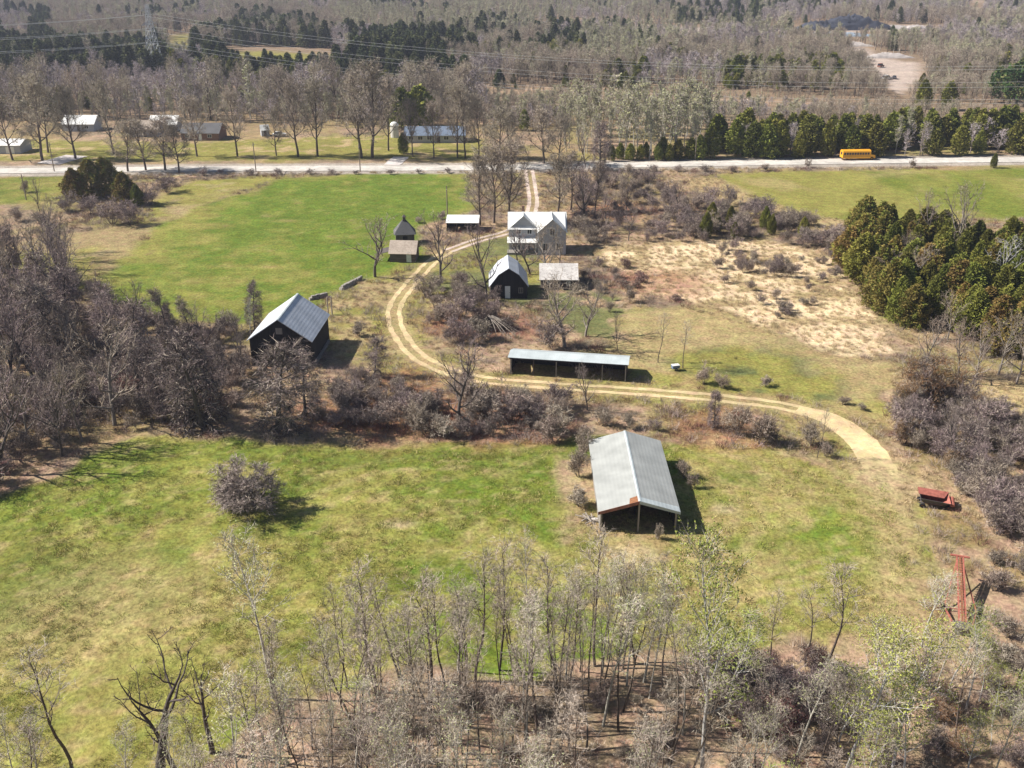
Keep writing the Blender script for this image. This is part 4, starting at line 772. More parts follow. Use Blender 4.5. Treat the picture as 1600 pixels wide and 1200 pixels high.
B = dict(
 grey=mat('grey_bark', (.22, .19, .165), .95, .25, .01, 6, .3), dark=mat('dark_bark', (.09, .074, .066), .95, .25, .01, 6, .3), pale=mat('pale_aspen_bark', (.40, .38, .33), .9, .2, .01, 5, .35), white=mat('dead_white_wood', (.42, .41, .40), .9, .15, .01, 4, .2), brown=mat('brown_bark', (.11, .085, .07), .95, .25, .01, 6, .3),
 tw_light=mat('light_toned_twigs', (.47, .40, .33), .95, .2, .012, .4, .12), tw_grey=mat('grey_twigs', (.30, .24, .19), .95, .33, .025, .4, .15), tw_tan=mat('tan_twigs', (.36, .305, .25), .95, .22, .015, .4, .15), tw_purple=mat('purple_grey_twigs', (.30, .235, .215), .95, .33, .03, .4, .15), tw_grove=mat('grove_twigs', (.245, .190, .185), .95, .35, .03, .4, .15), far_tw=mat('far_grey_twigs', (.45, .40, .44), .95, .35, .02, .4, .12), tw_dark=mat('dark_twigs', (.10, .075, .068), .95, .25, .01, .4, .15), tw_pale=mat('pale_twigs', (.46, .42, .36), .95, .2, .012, .4, .12), tw_red=mat('reddish_twigs', (.16, .075, .065), .95, .25, .012, .4, .15), tw_orange=mat('orange_willow_twigs', (.30, .17, .075), .95, .2, .01, .4, .15),  # tw_light and tw_dark: paler and darker tones mixed at random among twigs
 bud_green=mat('spring_leaf_green', (.30, .33, .075), .9, .2, .015, .5, .15), bud_pale=mat('pale_catkins', (.38, .39, .20), .9, .2, .012, .5, .15), bud_org=mat('orange_maple_buds', (.38, .33, .22), .9, .2, .012, .5, .15),
 cedar=mat('cedar_foliage', (.165, .175, .030), .95, .32, .02, .5, .35), cedar2=mat('cedar_foliage_yellowish', (.22, .215, .042), .95, .3, .02, .5, .35), cedar_b=mat('bronzed_cedar_foliage', (.22, .165, .045), .95, .3, .02, .5, .35), spruce=mat('dark_spruce_foliage', (.085, .10, .038), .95, .3, .02, .5, .3), spruce2=mat('spruce_foliage_tips', (.13, .14, .05), .95, .3, .02, .5, .3), pine=mat('pine_foliage', (.04, .085, .02), .95, .2, .01, .5, .3))
LIB = {}
def variant(kind, i, gen, bark, tw, bud=None, whole=False):
    (Vt, Ft), (Vc, Fc, mi) = gen; nm = kind
    if whole:
        me = mesh_np(nm, np.vstack([Vt, Vc]), np.vstack([Ft, Fc + len(Vt)]), [B[bark], B[tw], B[bud or tw], B['tw_light'], B['tw_dark']], np.concatenate([np.zeros(len(Ft), int), mi + 1])); LIB.setdefault(kind, []).append((me, None))
    else:
        t = mesh_np('trunk', Vt, Ft, B[bark], smooth=True); c = mesh_np('crown', Vc, Fc, [B[tw], B[bud or tw], B['tw_light'], B['tw_dark']], mi); LIB.setdefault(kind, []).append((t, c))
for i in range(4):
    variant('maple', i, gen_tree(10 + i, 16, .30, .24, 14, .38, 62, 12, .10, 8, .42, 12, 1.3, .065, .11, .03, .35, .16), 'brown', 'tw_tan', 'bud_org')
    variant('big_bare', i, gen_tree(30 + i, 15, .30, .20, 12, .38, 62, 18, .10, 7, .48, 6, 1.1, .05, .14, .05, lim=.75, twig3=2), 'grey', 'tw_grey')
    variant('dark_bare', i, gen_tree(50 + i, 14, .28, .22, 11, .38, 58, 16, .11, 6, .5, 5, 1.1, .05, .15, .08, lim=.8, twig3=2, light=.18), 'dark', 'tw_grove')
    variant('sapling', i, gen_tree(70 + i, 11, .095, .48, 13, .19, 50, 20, .12, 4, .5, 6, .72, .024, .08, .07, shape='col', twig3=2, light=.5, dk=.1), 'brown', 'tw_tan')
    variant('aspen', i, gen_tree(90 + i, 12, .11, .48, 14, .20, 50, 22, .12, 5, .5, 6, .72, .024, .08, .06, .5, .10, shape='col', twig3=2, light=.5, dk=.05), 'pale', 'tw_pale', 'bud_pale')
    variant('leafing', i, gen_tree(110 + i, 12, .12, .30, 16, .24, 55, 22, .10, 6, .5, 6, .8, .022, .09, .06, 2.6, .095, twig3=2, shape='col', dk=.1), 'white', 'tw_pale', 'bud_green')
    variant('viney', i, gen_tree(130 + i, 10, .26, .04, 26, .19, 75, 30, -.12, 8, .6, 9, 1.0, .05, .16, .06, shape='col', light=.2, dk=.35), 'dark', 'tw_grove')
    variant('shrub', i, gen_tree(150 + i, 4, .05, .25, 22, .42, 50, 28, .10, 5, .6, 5, .8, .046, .13, light=.25, stems=10, spread=48, shape='flat'), 'brown', 'tw_grey')
    variant('shrub_purple', i, gen_tree(170 + i, 4.5, .05, .25, 22, .40, 50, 28, .10, 5, .6, 5, .85, .048, .13, light=.18, stems=10, spread=40, shape='flat'), 'brown', 'tw_grove')
    variant('shrub_tan', i, gen_tree(190 + i, 3, .04, .2, 22, .42, 50, 30, .08, 5, .5, 7, .5, .045, .14, stems=11, spread=50, shape='flat'), 'brown', 'tw_tan')
    variant('cedar_brown', i, gen_ever(205 + i, 8, 2.2, 1700, 6, .36, lump=.3), 'brown', 'cedar_b', 'cedar')
    variant('cedar', i, gen_ever(210 + i, 9, 2.1, 2000, 6, .34, lump=.22), 'brown', 'cedar', 'cedar2')
    variant('cedar_whole', i, gen_ever(215 + i, 9, 2.3, 950, 4, .6, lump=.22), 'brown', 'cedar', 'cedar2', True)
    variant('maple_whole', i, gen_tree(230 + i, 16, .30, .22, 12, .36, 60, 14, .10, 6, .45, 7, 1.5, .085, .11, .03, .4, .25, twig3=2, light=.35), 'brown', 'tw_tan', 'bud_org', True)
    variant('bare_whole', i, gen_tree(250 + i, 13, .22, .15, 12, .27, 55, 14, .10, 5, .45, 6, 1.4, .10, .12, .05, twig3=2, light=.35), 'grey', 'far_tw', None, True)
    variant('poplar_whole', i, gen_tree(270 + i, 14, .17, .30, 13, .18, 45, 16, .12, 4, .5, 6, 1.2, .10, .09, .05, .5, .3, shape='col', twig3=2), 'pale', 'tw_pale', 'bud_pale', True)
for i in range(2):
    variant('shrub_red', i, gen_tree(290 + i, 2.2, .03, .2, 20, .45, 50, 30, .08, 5, .5, 7, .45, .024, .14, stems=10, spread=55, shape='flat'), 'brown', 'tw_red')
    variant('shrub_orange', i, gen_tree(294 + i, 6, .08, .2, 24, .40, 40, 25, .12, 6, .5, 9, .9, .028, .12, stems=9, spread=40, shape='flat'), 'brown', 'tw_orange')
    variant('pile', i, gen_tree(350 + i, 3, .05, .1, 40, .45, 70, 40, -.02, 6, .6, 8, .8, .05, .14, stems=20, spread=72, shape='flat', light=.12), 'dark', 'tw_dark')
    variant('dome_bush', i, gen_tree(340 + i, 4.5, .05, .18, 60, .36, 60, 35, .05, 7, .5, 10, .6, .032, .12, stems=34, spread=68, shape='flat', light=.12), 'brown', 'tw_grove')
    variant('gnarly', i, gen_tree(300 + i, 9, .25, .45, 7, .32, 75, 25, .14, 4, .35, 3, .5, .03, .15, .02, twig3=1, light=0), 'dark', 'tw_dark')
    variant('dead_white', i, gen_tree(310 + i, 9, .16, .25, 9, .42, 60, 18, .1, 5, .4, 4, .8, .045, .16, .06, twig3=2, dk=0), 'white', 'white')
    variant('spruce_whole', i, gen_ever(320 + i, 11, 2.7, 800, 4, .65, kind='spruce', lump=.15), 'brown', 'spruce', 'spruce2', True)
    variant('pine', i, gen_ever(330 + i, 13, 4.2, 700, 6, .8, base=.15, kind='pine', lump=.35), 'brown', 'pine', 'spruce2')
BASEH = dict(maple=16, big_bare=15, dark_bare=14, sapling=11, aspen=12, leafing=12, viney=10, shrub=4, shrub_purple=4.5, shrub_tan=3, cedar=9, cedar_whole=9, maple_whole=16, bare_whole=13, poplar_whole=14, shrub_red=2.2, shrub_orange=6, cedar_brown=8, dome_bush=4.2, gnarly=9, dead_white=9, spruce_whole=13, pine=13)
BASEH = {k: v * (.97 if 'cedar' in k or 'spruce' in k or 'pine' in k else .95) for k, v in BASEH.items()}
rng = random.Random(11); CNT = [0]; placed = []
def plant(kind, u, v, h, name, label, cat, group=None, wide=1.0, xy=None, rz=None, vi=None):
    """one tree or shrub: Empty with trunk and crown children, or a single mesh for the far ones"""
    x, y = xy if xy else at(u, v); lib = LIB[kind]; tm, cm = lib[rng.randrange(len(lib)) if vi is None else vi % len(lib)]; s = h / BASEH[kind]
    rz = rng.uniform(0, 6.28) if rz is None else rz; CNT[0] += 1; placed.append((x, y))
    if cm is None:
        o = place(name, tm, None, (x, y, 0), rz, (s * wide, s * wide, s)); return tag(o, label, cat, group)
    t = thing(name, label, cat, (x, y, 0), rz, group); t.scale = (s * wide, s * wide, s)
    place('trunk', tm, t); place('stems' if False else 'crown', cm, t); return t
def row(items, name, desc, cat, group, place_txt, kind=None):
    """individually told-apart plants: items = (kind,u,v,h or -top,wide) sorted left to right get their own ordinal"""
    items = sorted(items, key=lambda q: q[1]); n = len(items)
    for i, it in enumerate(items):
        k, u, v, h = it[:4]; h = h if h > 0 else tall(u, v, -h); o = ('rightmost' if i == n - 1 else ORD[i]) if n > 1 else ''
        plant(k, u, v, h, name, (f'{desc}, {o} {place_txt}' if o else f'{desc}, {place_txt}'), cat, group, it[4] if len(it) > 4 else 1)
KW = dict(sapling=('grey-brown sapling', 'sapling', 'tree'), aspen=('pale-barked sapling', 'aspen', 'tree'), leafing=('greening sapling', 'leafing_poplar', 'tree'), dark_bare=('dark bare tree', 'bare_tree', 'tree'), big_bare=('grey bare tree', 'bare_tree', 'tree'), viney=('shaggy dark tree', 'viney_tree', 'tree'), shrub=('grey bush', 'shrub', 'shrub'), shrub_purple=('purplish bush', 'shrub', 'shrub'), shrub_tan=('tan bush', 'shrub', 'shrub'), shrub_red=('reddish bush', 'shrub', 'shrub'), shrub_orange=('orange-twigged bush', 'willow_bush', 'shrub'), cedar=('olive cedar', 'cedar', 'tree'), cedar_brown=('bronzed cedar', 'cedar', 'tree'), cedar_whole=('cedar', 'cedar', 'tree'), maple=('bare maple', 'maple', 'tree'), maple_whole=('tan round-crowned tree', 'maple', 'tree'), bare_whole=('grey-purple bare tree', 'bare_tree', 'tree'), poplar_whole=('pale poplar', 'poplar', 'tree'))
NTH = ['nearest', 'second nearest', 'third nearest', 'fourth nearest', 'fifth nearest', 'sixth nearest', 'seventh nearest', 'eighth nearest', 'ninth nearest', 'tenth nearest', 'eleventh nearest', 'twelfth nearest', 'thirteenth nearest', 'fourteenth nearest', 'fifteenth nearest', 'sixteenth nearest']
MARK = [((115, 1200), 'the leaning tree'), ((290, 1190), 'the black crooked trees'), ((428, 1090), 'the tall pale aspen'), ((560, 1120), 'the wood\'s left end'), ((760, 1045), 'the bottom wood\'s top'), ((760, 1250), 'the bottom edge\'s middle'), ((1000, 1020), 'the lone shed\'s front'), ((1097, 1200), 'the tallest leafing poplar'), ((1257, 1045), 'the young dark trees'), ((1320, 1205), 'the middle leafing poplar'), ((1422, 1210), 'the rightmost leafing poplar'), ((1503, 930), 'the red hay elevator'), ((1590, 1060), 'the lower right edge'), ((1459, 785), 'the red wagon'), ((1590, 800), 'the right edge'), ((1440, 640), 'the orange willows'), ((1560, 680), 'the pale strip at right'), ((1380, 730), 'the track\'s end'), ((0, 760), 'the lower field\'s left tip'), ((5, 640), 'the left edge'), ((10, 480), 'the grove\'s top'), ((110, 400), 'the tan field at left'), ((130, 700), 'the field corner'), ((200, 600), 'the grove\'s middle'), ((250, 510), 'the upper field\'s corner'), ((318, 668), 'the leftmost vine-draped tree'), ((432, 560), 'the steep grey barn'), ((478, 655), 'the rightmost vine-draped tree'), ((588, 590), 'the dense bush by the barn'), ((717, 668), 'the many-limbed bare tree'), ((620, 680), 'the lower field\'s top'), ((865, 690), 'the lone shed\'s back'), ((640, 500), 'the track bend'), ((795, 466), 'the gambrel barn'), ((775, 512), 'the brush pile'), ((868, 450), 'the low patchy shed'), ((940, 480), 'the red bushes'), ((900, 380), 'the farmhouse'), ((938, 275), 'the driveway mouth'), ((1060, 330), 'the right field\'s left tip'), ((1000, 400), 'the marsh\'s top corner'), ((1180, 390), 'the marsh\'s top'), ((1210, 450), 'the marsh\'s middle'), ((1300, 400), 'the cedar stand\'s tip'), ((1400, 480), 'the cedar stand\'s lower edge'), ((1450, 390), 'the two grey trees'), ((1553, 460), 'the white dead tree'), ((1590, 380), 'the cedar stand\'s top right'), ((1590, 540), 'the cedar stand\'s lower right'), ((1090, 240), 'the cedar belt\'s left end'), ((1200, 225), 'the cedar belt\'s middle'), ((1339, 240), 'the school bus'), ((1437, 235), 'the tall pale pole'), ((1550, 225), 'the cedar belt\'s right end'), ((900, 240), 'the roadside dark trees'), ((980, 215), 'the poplars\' middle'), ((1080, 210), 'the poplars\' right end'), ((20, 190), 'the long white garage'), ((105, 190), 'the pale grey house'), ((240, 190), 'the white-roofed house'), ((320, 200), 'the dark-roofed house'), ((425, 200), 'the small steep shed'), ((530, 200), 'the empty lawn'), ((640, 200), 'the silo'), ((740, 200), 'the bungalow\'s right end')]
MARKW = [(at(*p), t) for p, t in MARK]
def ordn(k):
    return NTH[k] if k < 12 else 'one further out from'
def name_crowd(items, where, hr):
    """own label for each plant: size + look + how near it stands to the closest landmark"""
    hs = sorted(q[3] for q in items); n = len(hs); l1, l2 = hs[n // 3], hs[2 * n // 3]; bins = {}
    for o, k, (x, y), h, wd in items:
        i = min(range(len(MARKW)), key=lambda j: math.hypot(MARKW[j][0][0] - x, MARKW[j][0][1] - y))
        size = 'short' if h <= l1 else ('medium' if h <= l2 else 'tall'); size += ' slim' if wd < 1 else ' broad'
        bins.setdefault((size, KW[k][0], i), []).append((math.hypot(MARKW[i][0][0] - x, MARKW[i][0][1] - y), o))
    for (size, kw, i), L_ in bins.items():
        L_.sort(key=lambda q: q[0])
        for r_, (d, o) in enumerate(L_):
            o['label'] = f'{size} {kw} {where}, {NTH[min(r_, 15)]} {MARKW[i][1]}'
def mass(kinds, poly, n, hr, name, label, cat, group, wide=(.85, 1.2), gap=1.5, seed=1, weights=None, dens=None):
    """a crowd nobody can tell apart: individuals scattered over a stretch of ground"""
    rg = random.Random(seed); Pw = W(poly); xs = [p[0] for p in Pw]; ys = [p[1] for p in Pw]; done = []; items = []; tries = 0
    while len(done) < n and tries < n * 60:
        tries += 1; x, y = rg.uniform(min(xs), max(xs)), rg.uniform(min(ys), max(ys))
        if sdist(Pw, np.array([x]), np.array([y]))[0] < 0: continue
        if any((x - a) ** 2 + (y - b) ** 2 < gap * gap for a, b in done): continue
        if blocked(x, y): continue
        if dens and rg.random() > dens(x, y): continue
        done.append((x, y)); k = rg.choices(kinds, weights)[0]; hh = rg.uniform(*hr) * (1 if BASEH[k] > 6 or hr[1] < 6 else .5); wd = rg.uniform(*wide)
        items.append((plant(k, 0, 0, hh, KW[k][1], label, KW[k][2], group, wd, (x, y)), k, (x, y), hh, wd / (sum(wide) / 2)))
    name_crowd(items, label, hr); return done
KEEP = [(at(996, 760), 9), (at(437, 540), 9), (at(840, 380), 9), (at(795, 450), 7), (at(868, 440), 5.5), (at(632, 395), 5), (at(718, 352), 5), (at(888, 585), 3), (at(840, 580), 5), (at(940, 588), 5), (at(1459, 785), 3.5), (at(1503, 960), 3), (at(1500, 900), 3)]
def blocked(x, y):
    if any((x - c[0]) ** 2 + (y - c[1]) ** 2 < r * r for c, r in KEEP): return True
    X_, Y_ = np.array([x]), np.array([y])
    return bool(pdist(TRACK, X_, Y_)[0] < 2.4 or pdist(TRACK_WIDE, X_, Y_)[0] < 3 or pdist(LANE, X_, Y_)[0] < 2 or pdist(ROAD, X_, Y_)[0] < 5.5)

# -- single landmarks
row([('gnarly', 250, 1205, -985, 1.1), ('gnarly', 283, 1225, -1045, .9), ('gnarly', 331, 1175, -1018, .9)], 'dead_tree', 'black crooked leafless tree', 'tree', 'black crooked trees', 'of three at the lower left')
plant('sapling', 112, 1203, tall(112, 1203, 1010), 'pale_topped_tree', 'leaning dark-trunked tree with pale bare crown, in the lower left corner', 'tree', wide=1.5)
plant('aspen', 428, 1090, tall(428, 1090, 850), 'aspen', 'tall pale aspen with whitish upper trunk, right of the black crooked trees', 'tree', wide=1.15)
row([('leafing', 1097, 1205, -866, .85), ('leafing', 1320, 1210, -985, 1.15), ('leafing', 1392, 1215, -985, 1.0)], 'leafing_poplar', 'tall white-trunked poplar with yellow-green leaves', 'tree', 'leafing poplars', 'of three at lower right')
row([('sapling', 1202, 1045, -930, 1.1), ('sapling', 1257, 1040, -918, 1.3), ('sapling', 1285, 1055, -893, 1.6)], 'young_tree', 'dark-trunked young tree', 'tree', 'young trees at the thicket edge', 'of three by the lower dark thicket')
plant('aspen', 1440, 1010, tall(1440, 1010, 905), 'pale_tree', 'whitish fan-shaped bare tree left of the red hay elevator', 'tree', wide=1.7)
plant('dome_bush', 390, 788, tall(390, 788, 722), 'shrub', 'lone round purple-grey bush in the open lower field', 'shrub', wide=1.5, vi=0)
plant('dome_bush', 362, 785, 3.4, 'shrub', 'smaller grey bush merging into the left side of the lone round bush', 'shrub', wide=.8, vi=1)
row([('shrub', 905, 745, 3.6, .8), ('shrub', 912, 715, 4.2, .8), ('shrub_tan', 905, 790, 2.4, 1.1)], 'shrub', 'bare bush', 'shrub', 'bushes along the lone shed', 'of three against the lone shed')
row([('shrub', 1070, 745, 2.6, .8), ('shrub', 1082, 762, 2.0, .8)], 'shrub', 'dark bare bush', 'shrub', 'bushes in the shed shadow', 'of two right of the lone shed')
plant('shrub_tan', 1028, 842, 1.9, 'weed_clump', 'small pale green weed clump in front of the open end of the lone shed', 'plant', wide=.6)
plant('dark_bare', 717, 668, tall(717, 668, 538), 'bare_tree', 'many-limbed bare tree rising from the middle hedgerow below the track bend', 'tree', wide=1.25, vi=1)
plant('dark_bare', 918, 640, tall(918, 640, 568), 'bare_tree', 'small dark bare tree in front of the middle of the long implement shed', 'tree', wide=.7)
plant('viney', 398, 522, tall(398, 522, 445), 'dead_tree', 'vine-wrapped dead tree with pale limbs, left of the steep grey barn roof', 'tree', wide=.8)
plant('dead_white', 392, 528, tall(392, 528, 470), 'dead_tree', 'small white dead tree in front of the vine-wrapped one, left of the steep grey barn', 'tree', wide=.6)
row([('viney', 318, 668, -520, 1.3), ('viney', 432, 675, -540, 1.35), ('viney', 478, 655, -560, 1.2)], 'viney_tree', 'dark vine-draped tree', 'tree', 'vine-draped trees', 'of three below the steep grey barn')
row([('dark_bare', 586, 432, -338, 1.25)], 'bare_tree', 'dark spreading bare tree', 'tree', None, 'at the stone wall\'s end')
row([('dark_bare', 690, 442, -338, 1.1), ('dark_bare', 760, 472, -348, .8)], 'bare_tree', 'dark slim bare yard tree', 'tree', 'yard trees', 'of two left of the gambrel barn')
row([('shrub_tan', 690, 342, 2.2, 1.1), ('shrub', 655, 348, 1.6, 1.5)], 'shrub', 'grey bush', 'shrub', None, 'of two left of the white-roofed shelter')
row([('dark_bare', 808, 408, -352, .9), ('dark_bare', 828, 428, -358, 1.2), ('big_bare', 854, 430, -354, 1.3), ('big_bare', 874, 415, -356, 1.0)], 'bare_tree', 'low bare tree', 'tree', 'trees before the farmhouse', 'of the four in front of the farmhouse')
row([('big_bare', 882, 542, -428, 1.25), ('big_bare', 915, 525, -448, 1.3), ('shrub_purple', 862, 542, 5.0, 1.2)], 'bare_tree', 'grey bare multi-stemmed tree', 'tree', 'trees behind the implement shed', 'of three behind the long implement shed')
row([('dark_bare', 965, 548, -490, .5), ('sapling', 1028, 566, -495, 1.3), ('sapling', 1067, 575, -505, 1.3)], 'young_tree', 'thin bare young tree', 'tree', 'thin trees right of the implement shed', 'of three beyond the implement shed\'s right end')
row([('viney', 585, 588, -528, 1.1), ('shrub_tan', 560, 525, 2.5, 1)], 'shrub', 'dense purple-grey bush', 'shrub', None, 'of two between steep barn and track')
row([('shrub', 1100, 600, 2.8, 1.1), ('shrub', 1128, 606, 2.2, 1.2), ('shrub_tan', 1195, 603, 1.8, 1.0), ('shrub', 1318, 632, 1.4, 1.4), ('shrub', 1345, 640, 1.2, 1.3)], 'shrub', 'dark low bush', 'shrub', 'bushes above the track', 'of five along the track\'s upper side')
row([('viney', 1115, 668, -605, .7), ('shrub', 1150, 678, 4.2, .9), ('shrub', 1185, 690, 4.4, 1.1), ('shrub', 1268, 695, 3.4, 1.0), ('shrub', 1290, 712, 2.0, 1.0), ('shrub_purple', 1205, 694, 2.6, 1.0), ('sapling', 1277, 714, -640, .9)], 'shrub', 'dark bare bush', 'shrub', 'bushes below the track', 'of seven between the track and lower field')
row([('shrub', 940, 665, 3.0, 1.1), ('shrub', 985, 668, 2.4, 1.1), ('shrub_purple', 1022, 672, 1.8, 1.3), ('shrub', 865, 690, 3.6, 1.1)], 'shrub', 'dark tangled bush', 'shrub', 'bushes behind the lone shed', 'of four behind the lone shed')
plant('dead_white', 1553, 460, tall(1553, 460, 368), 'dead_tree', 'white dead tree standing among the cedars at the right edge', 'tree', wide=1.1)
row([('big_bare', 1490, 420, -285, .8), ('big_bare', 1450, 400, -300, .7)], 'bare_tree', 'grey bare tree', 'tree', None, 'of two rising out of the right-hand cedars')
row([('shrub_orange', 1440, 640, -560, 1.1), ('shrub_orange', 1475, 628, -555, 1.1), ('shrub_orange', 1412, 645, -590, .9)], 'willow_bush', 'orange-twigged willow bush', 'shrub', 'orange willow bushes', 'of three above the right-hand thicket')
plant('big_bare', 1440, 585, tall(1440, 585, 490), 'bare_tree', 'tan bare tree with rounded crown behind the orange willow bushes', 'tree', wide=.9)
row([('big_bare', 1497, 588, -500, .8), ('big_bare', 1520, 600, -505, .8), ('big_bare', 1560, 585, -490, .9), ('big_bare', 1588, 600, -500, .9)], 'apple_tree', 'grey spreading leafless tree', 'tree', 'leafless trees below the cedars', 'of four below the right-hand cedars')
# -- driveway trees
row([('maple', 750, 352, -250, 1.0), ('maple', 772, 348, -236, 1.0), ('maple', 795, 350, -228, 1.0)], 'maple', 'orange-tinged bare maple', 'tree', 'maples left of the driveway', 'of three on the left of the driveway')
row([('maple', 872, 335, -248, 1.0), ('maple', 892, 328, -240, 1.0), ('dark_bare', 912, 350, -258, 1.0), ('maple', 930, 330, -258, .9)], 'maple', 'bare tree', 'tree', 'trees right of the driveway', 'of four right of the driveway, behind the farmhouse')
row([('maple', 778, 262, -170, 1.25), ('maple', 800, 255, -174, 1.2), ('maple', 850, 255, -174, 1.25), ('maple', 872, 258, -180, 1.1)], 'maple', 'large round-crowned bare maple', 'tree', 'maples at the driveway mouth', 'of four at the driveway mouth')
row([('viney', 938, 268, -195, 1.1), ('dark_bare', 915, 262, -200, .8)], 'bare_tree', 'dark dense bare tree', 'tree', None, 'of two right of the driveway mouth')
# -- roadside maples across the road
row([('maple', u, v, -t + 6, w * 1.25) for u, v, t, w in ((20, 250, 150, .8), (66, 250, 132, .85), (75, 238, 142, .8), (118, 248, 148, .8), (178, 240, 138, .7), (308, 244, 160, .8), (371, 244, 150, .7), (432, 243, 178, .7), (466, 244, 140, .75), (496, 244, 135, .75))], 'maple', 'bare roadside maple', 'tree', 'maples across the road, left part', 'across the road left of the bungalow')
row([('maple', u, v, -t + 6, w * 1.25) for u, v, t, w in ((565, 246, 132, .8), (582, 246, 112, .85), (645, 245, 165, .6), (678, 246, 168, .6), (715, 246, 140, .6), (727, 247, 150, .6), (748, 248, 160, .6), (607, 235, 135, .6))], 'maple', 'tall bare maple', 'tree', 'maples before the long bungalow', 'before the blue-roofed bungalow')
plant('cedar', 630, 240, 6, 'cedar', 'dark cedar bush at the left corner of the long blue-roofed bungalow', 'tree')
row([('maple', 200, 268, -196, 1.3), ('maple', 228, 266, -190, 1.3), ('maple', 258, 266, -184, 1.3), ('maple', 280, 270, -198, 1.2)], 'bare_tree', 'pinkish-tan bare tree', 'tree', 'bare trees at the left roadside', 'of four on the near roadside, left')
row([('cedar_brown', 118, 312, -266, 1.2), ('cedar_brown', 145, 308, -252, 1.2), ('cedar_brown', 168, 306, -250, 1.2), ('cedar_brown', 196, 318, -272, 1.2), ('cedar', 216, 322, -290, 1.2)], 'cedar', 'reddish-green cedar', 'tree', 'cedars at the left roadside', 'of five left of the upper field')
row([('shrub_purple', 105, 330, 4.5, 1.4), ('shrub_purple', 140, 335, 4.5, 1.4), ('shrub_purple', 175, 350, 6, 1.3), ('shrub_purple', 205, 352, 5.5, 1.2), ('shrub_purple', 235, 320, 5, 1.3), ('shrub_purple', 262, 300, 5, 1.3)], 'shrub', 'dark purple-grey bush', 'shrub', 'purple bushes under the left cedars', 'of six around the left cedar clump')
row([('shrub', 25, 345, 4, 1.2), ('shrub', 60, 350, 3.5, 1.2), ('shrub', 5, 372, 3.5, 1.3), ('dark_bare', 62, 330, -278, .7), ('shrub', 40, 300, 3, 1)], 'shrub', 'bare grey bush', 'shrub', 'bushes below the small green patch', 'of five below the small green patch')
row([('shrub_purple', 435, 272, 1.6, 2), ('shrub_purple', 485, 272, 1.4, 2), ('shrub_purple', 345, 272, 1.5, 1.6), ('shrub_purple', 610, 272, 1.4, 1.8)], 'shrub', 'low dark bush', 'shrub', 'bushes along the near road verge', 'of four on the verge above the upper field')
row([('shrub', 1145, 268, 2.0, 1.6), ('shrub', 1195, 266, 2.2, 1.6), ('shrub', 1262, 262, 2.6, .8), ('shrub', 1425, 262, 2.6, 1.0), ('cedar', 1552, 262, 4, .9)], 'shrub', 'low dark bush', 'shrub', 'bushes on the verge above the right field', 'of five on the verge above the right field')
row([('shrub_purple', u, v, h, 1.8) for u, v, h in ((318, 274, 2.2), (520, 272, 1.5), (556, 272, 1.2), (655, 271, 1.3), (700, 270, 1.4), (390, 273, 1.8), (1020, 268, 2.0), (1060, 268, 1.8), (1100, 268, 2.2))], 'shrub', 'small verge bush', 'shrub', 'small bushes on the near verge', 'of nine between the road and the fields')
# brush pile with pale poles
def brush_pile():
    x, y = at(775, 512); t = thing('brush_pile', 'dark heap of cut branches with pale poles fanning out, below the gambrel barn', 'brush pile', (x, y, 0))
    place('branches', LIB['pile'][0][1], t, (-1.8, .3, -.1), 1, (1.3, 1.1, 1.0)); place('branches', LIB['pile'][1][1], t, (1.2, -.2, -.2), 2, (1.3, 1.0, .8)); g = MB(); rg = random.Random(3)
    for k in range(9):
        a = R(-75 + k * 9 + rg.uniform(-3, 3)); l = rg.uniform(4.5, 7); g.tube([(-1 + rg.uniform(-.5, .5), .6, 2.0), (-1 + math.cos(a) * l * .5, .6 + math.sin(a) * l * .5, 1.2), (-1 + math.cos(a) * l, .6 + math.sin(a) * l, .1)], [.06, .05, .02], 4)
    g.build('poles', M['post'], t)
brush_pile()

# -- crowds
mass(['dark_bare', 'big_bare', 'viney'], [(-60, 400), (20, 385), (110, 400), (130, 470), (215, 520), (215, 660), (110, 720), (-60, 790)], 62, (9, 14.5), 'bare_tree', 'in the left grove', 'tree', 'bare trees of the left grove', (.75, 1.1), 2.5, 5, [5, 3, 2])
mass(['dark_bare', 'viney'], [(215, 510), (300, 530), (385, 560), (395, 650), (250, 665), (215, 650)], 16, (6, 10), 'bare_tree', 'left of the steep barn', 'tree', 'bare trees left of the barn', (.6, .9), 2.3, 6, [3, 2])
mass(['shrub_purple', 'shrub', 'shrub_red'], [(-60, 520), (180, 540), (390, 580), (390, 655), (240, 668), (110, 700), (-60, 790)], 44, (2.4, 5.2), 'shrub', 'in the left grove', 'shrub', 'bushes in the left grove', (1, 1.5), 1.7, 7, [5, 3, 1])
mass(['shrub_purple', 'shrub', 'shrub_tan'], [(505, 620), (560, 590), (660, 610), (760, 610), (890, 640), (900, 682), (740, 690), (600, 684), (480, 676)], 46, (1.6, 4.2), 'shrub', 'in the middle hedgerow', 'shrub', 'bushes in the middle hedgerow', (.9, 1.5), 1.7, 8, [4, 4, 2])
mass(['shrub_red', 'shrub_tan'], [(400, 600), (520, 590), (600, 600), (600, 660), (400, 665)], 6, (1.0, 2.2), 'shrub', 'below the steep barn', 'shrub', 'low bushes below the barn', (.9, 1.5), 1.7, 18)
mass(['shrub', 'shrub_purple', 'dark_bare', 'shrub_tan'], [(660, 440), (760, 440), (780, 490), (740, 560), (680, 540), (665, 490)], 16, (2.0, 4.5), 'shrub', 'inside the track bend', 'shrub', 'bushes around the gambrel barn', (.9, 1.4), 1.8, 9, [4, 3, 1, 2])
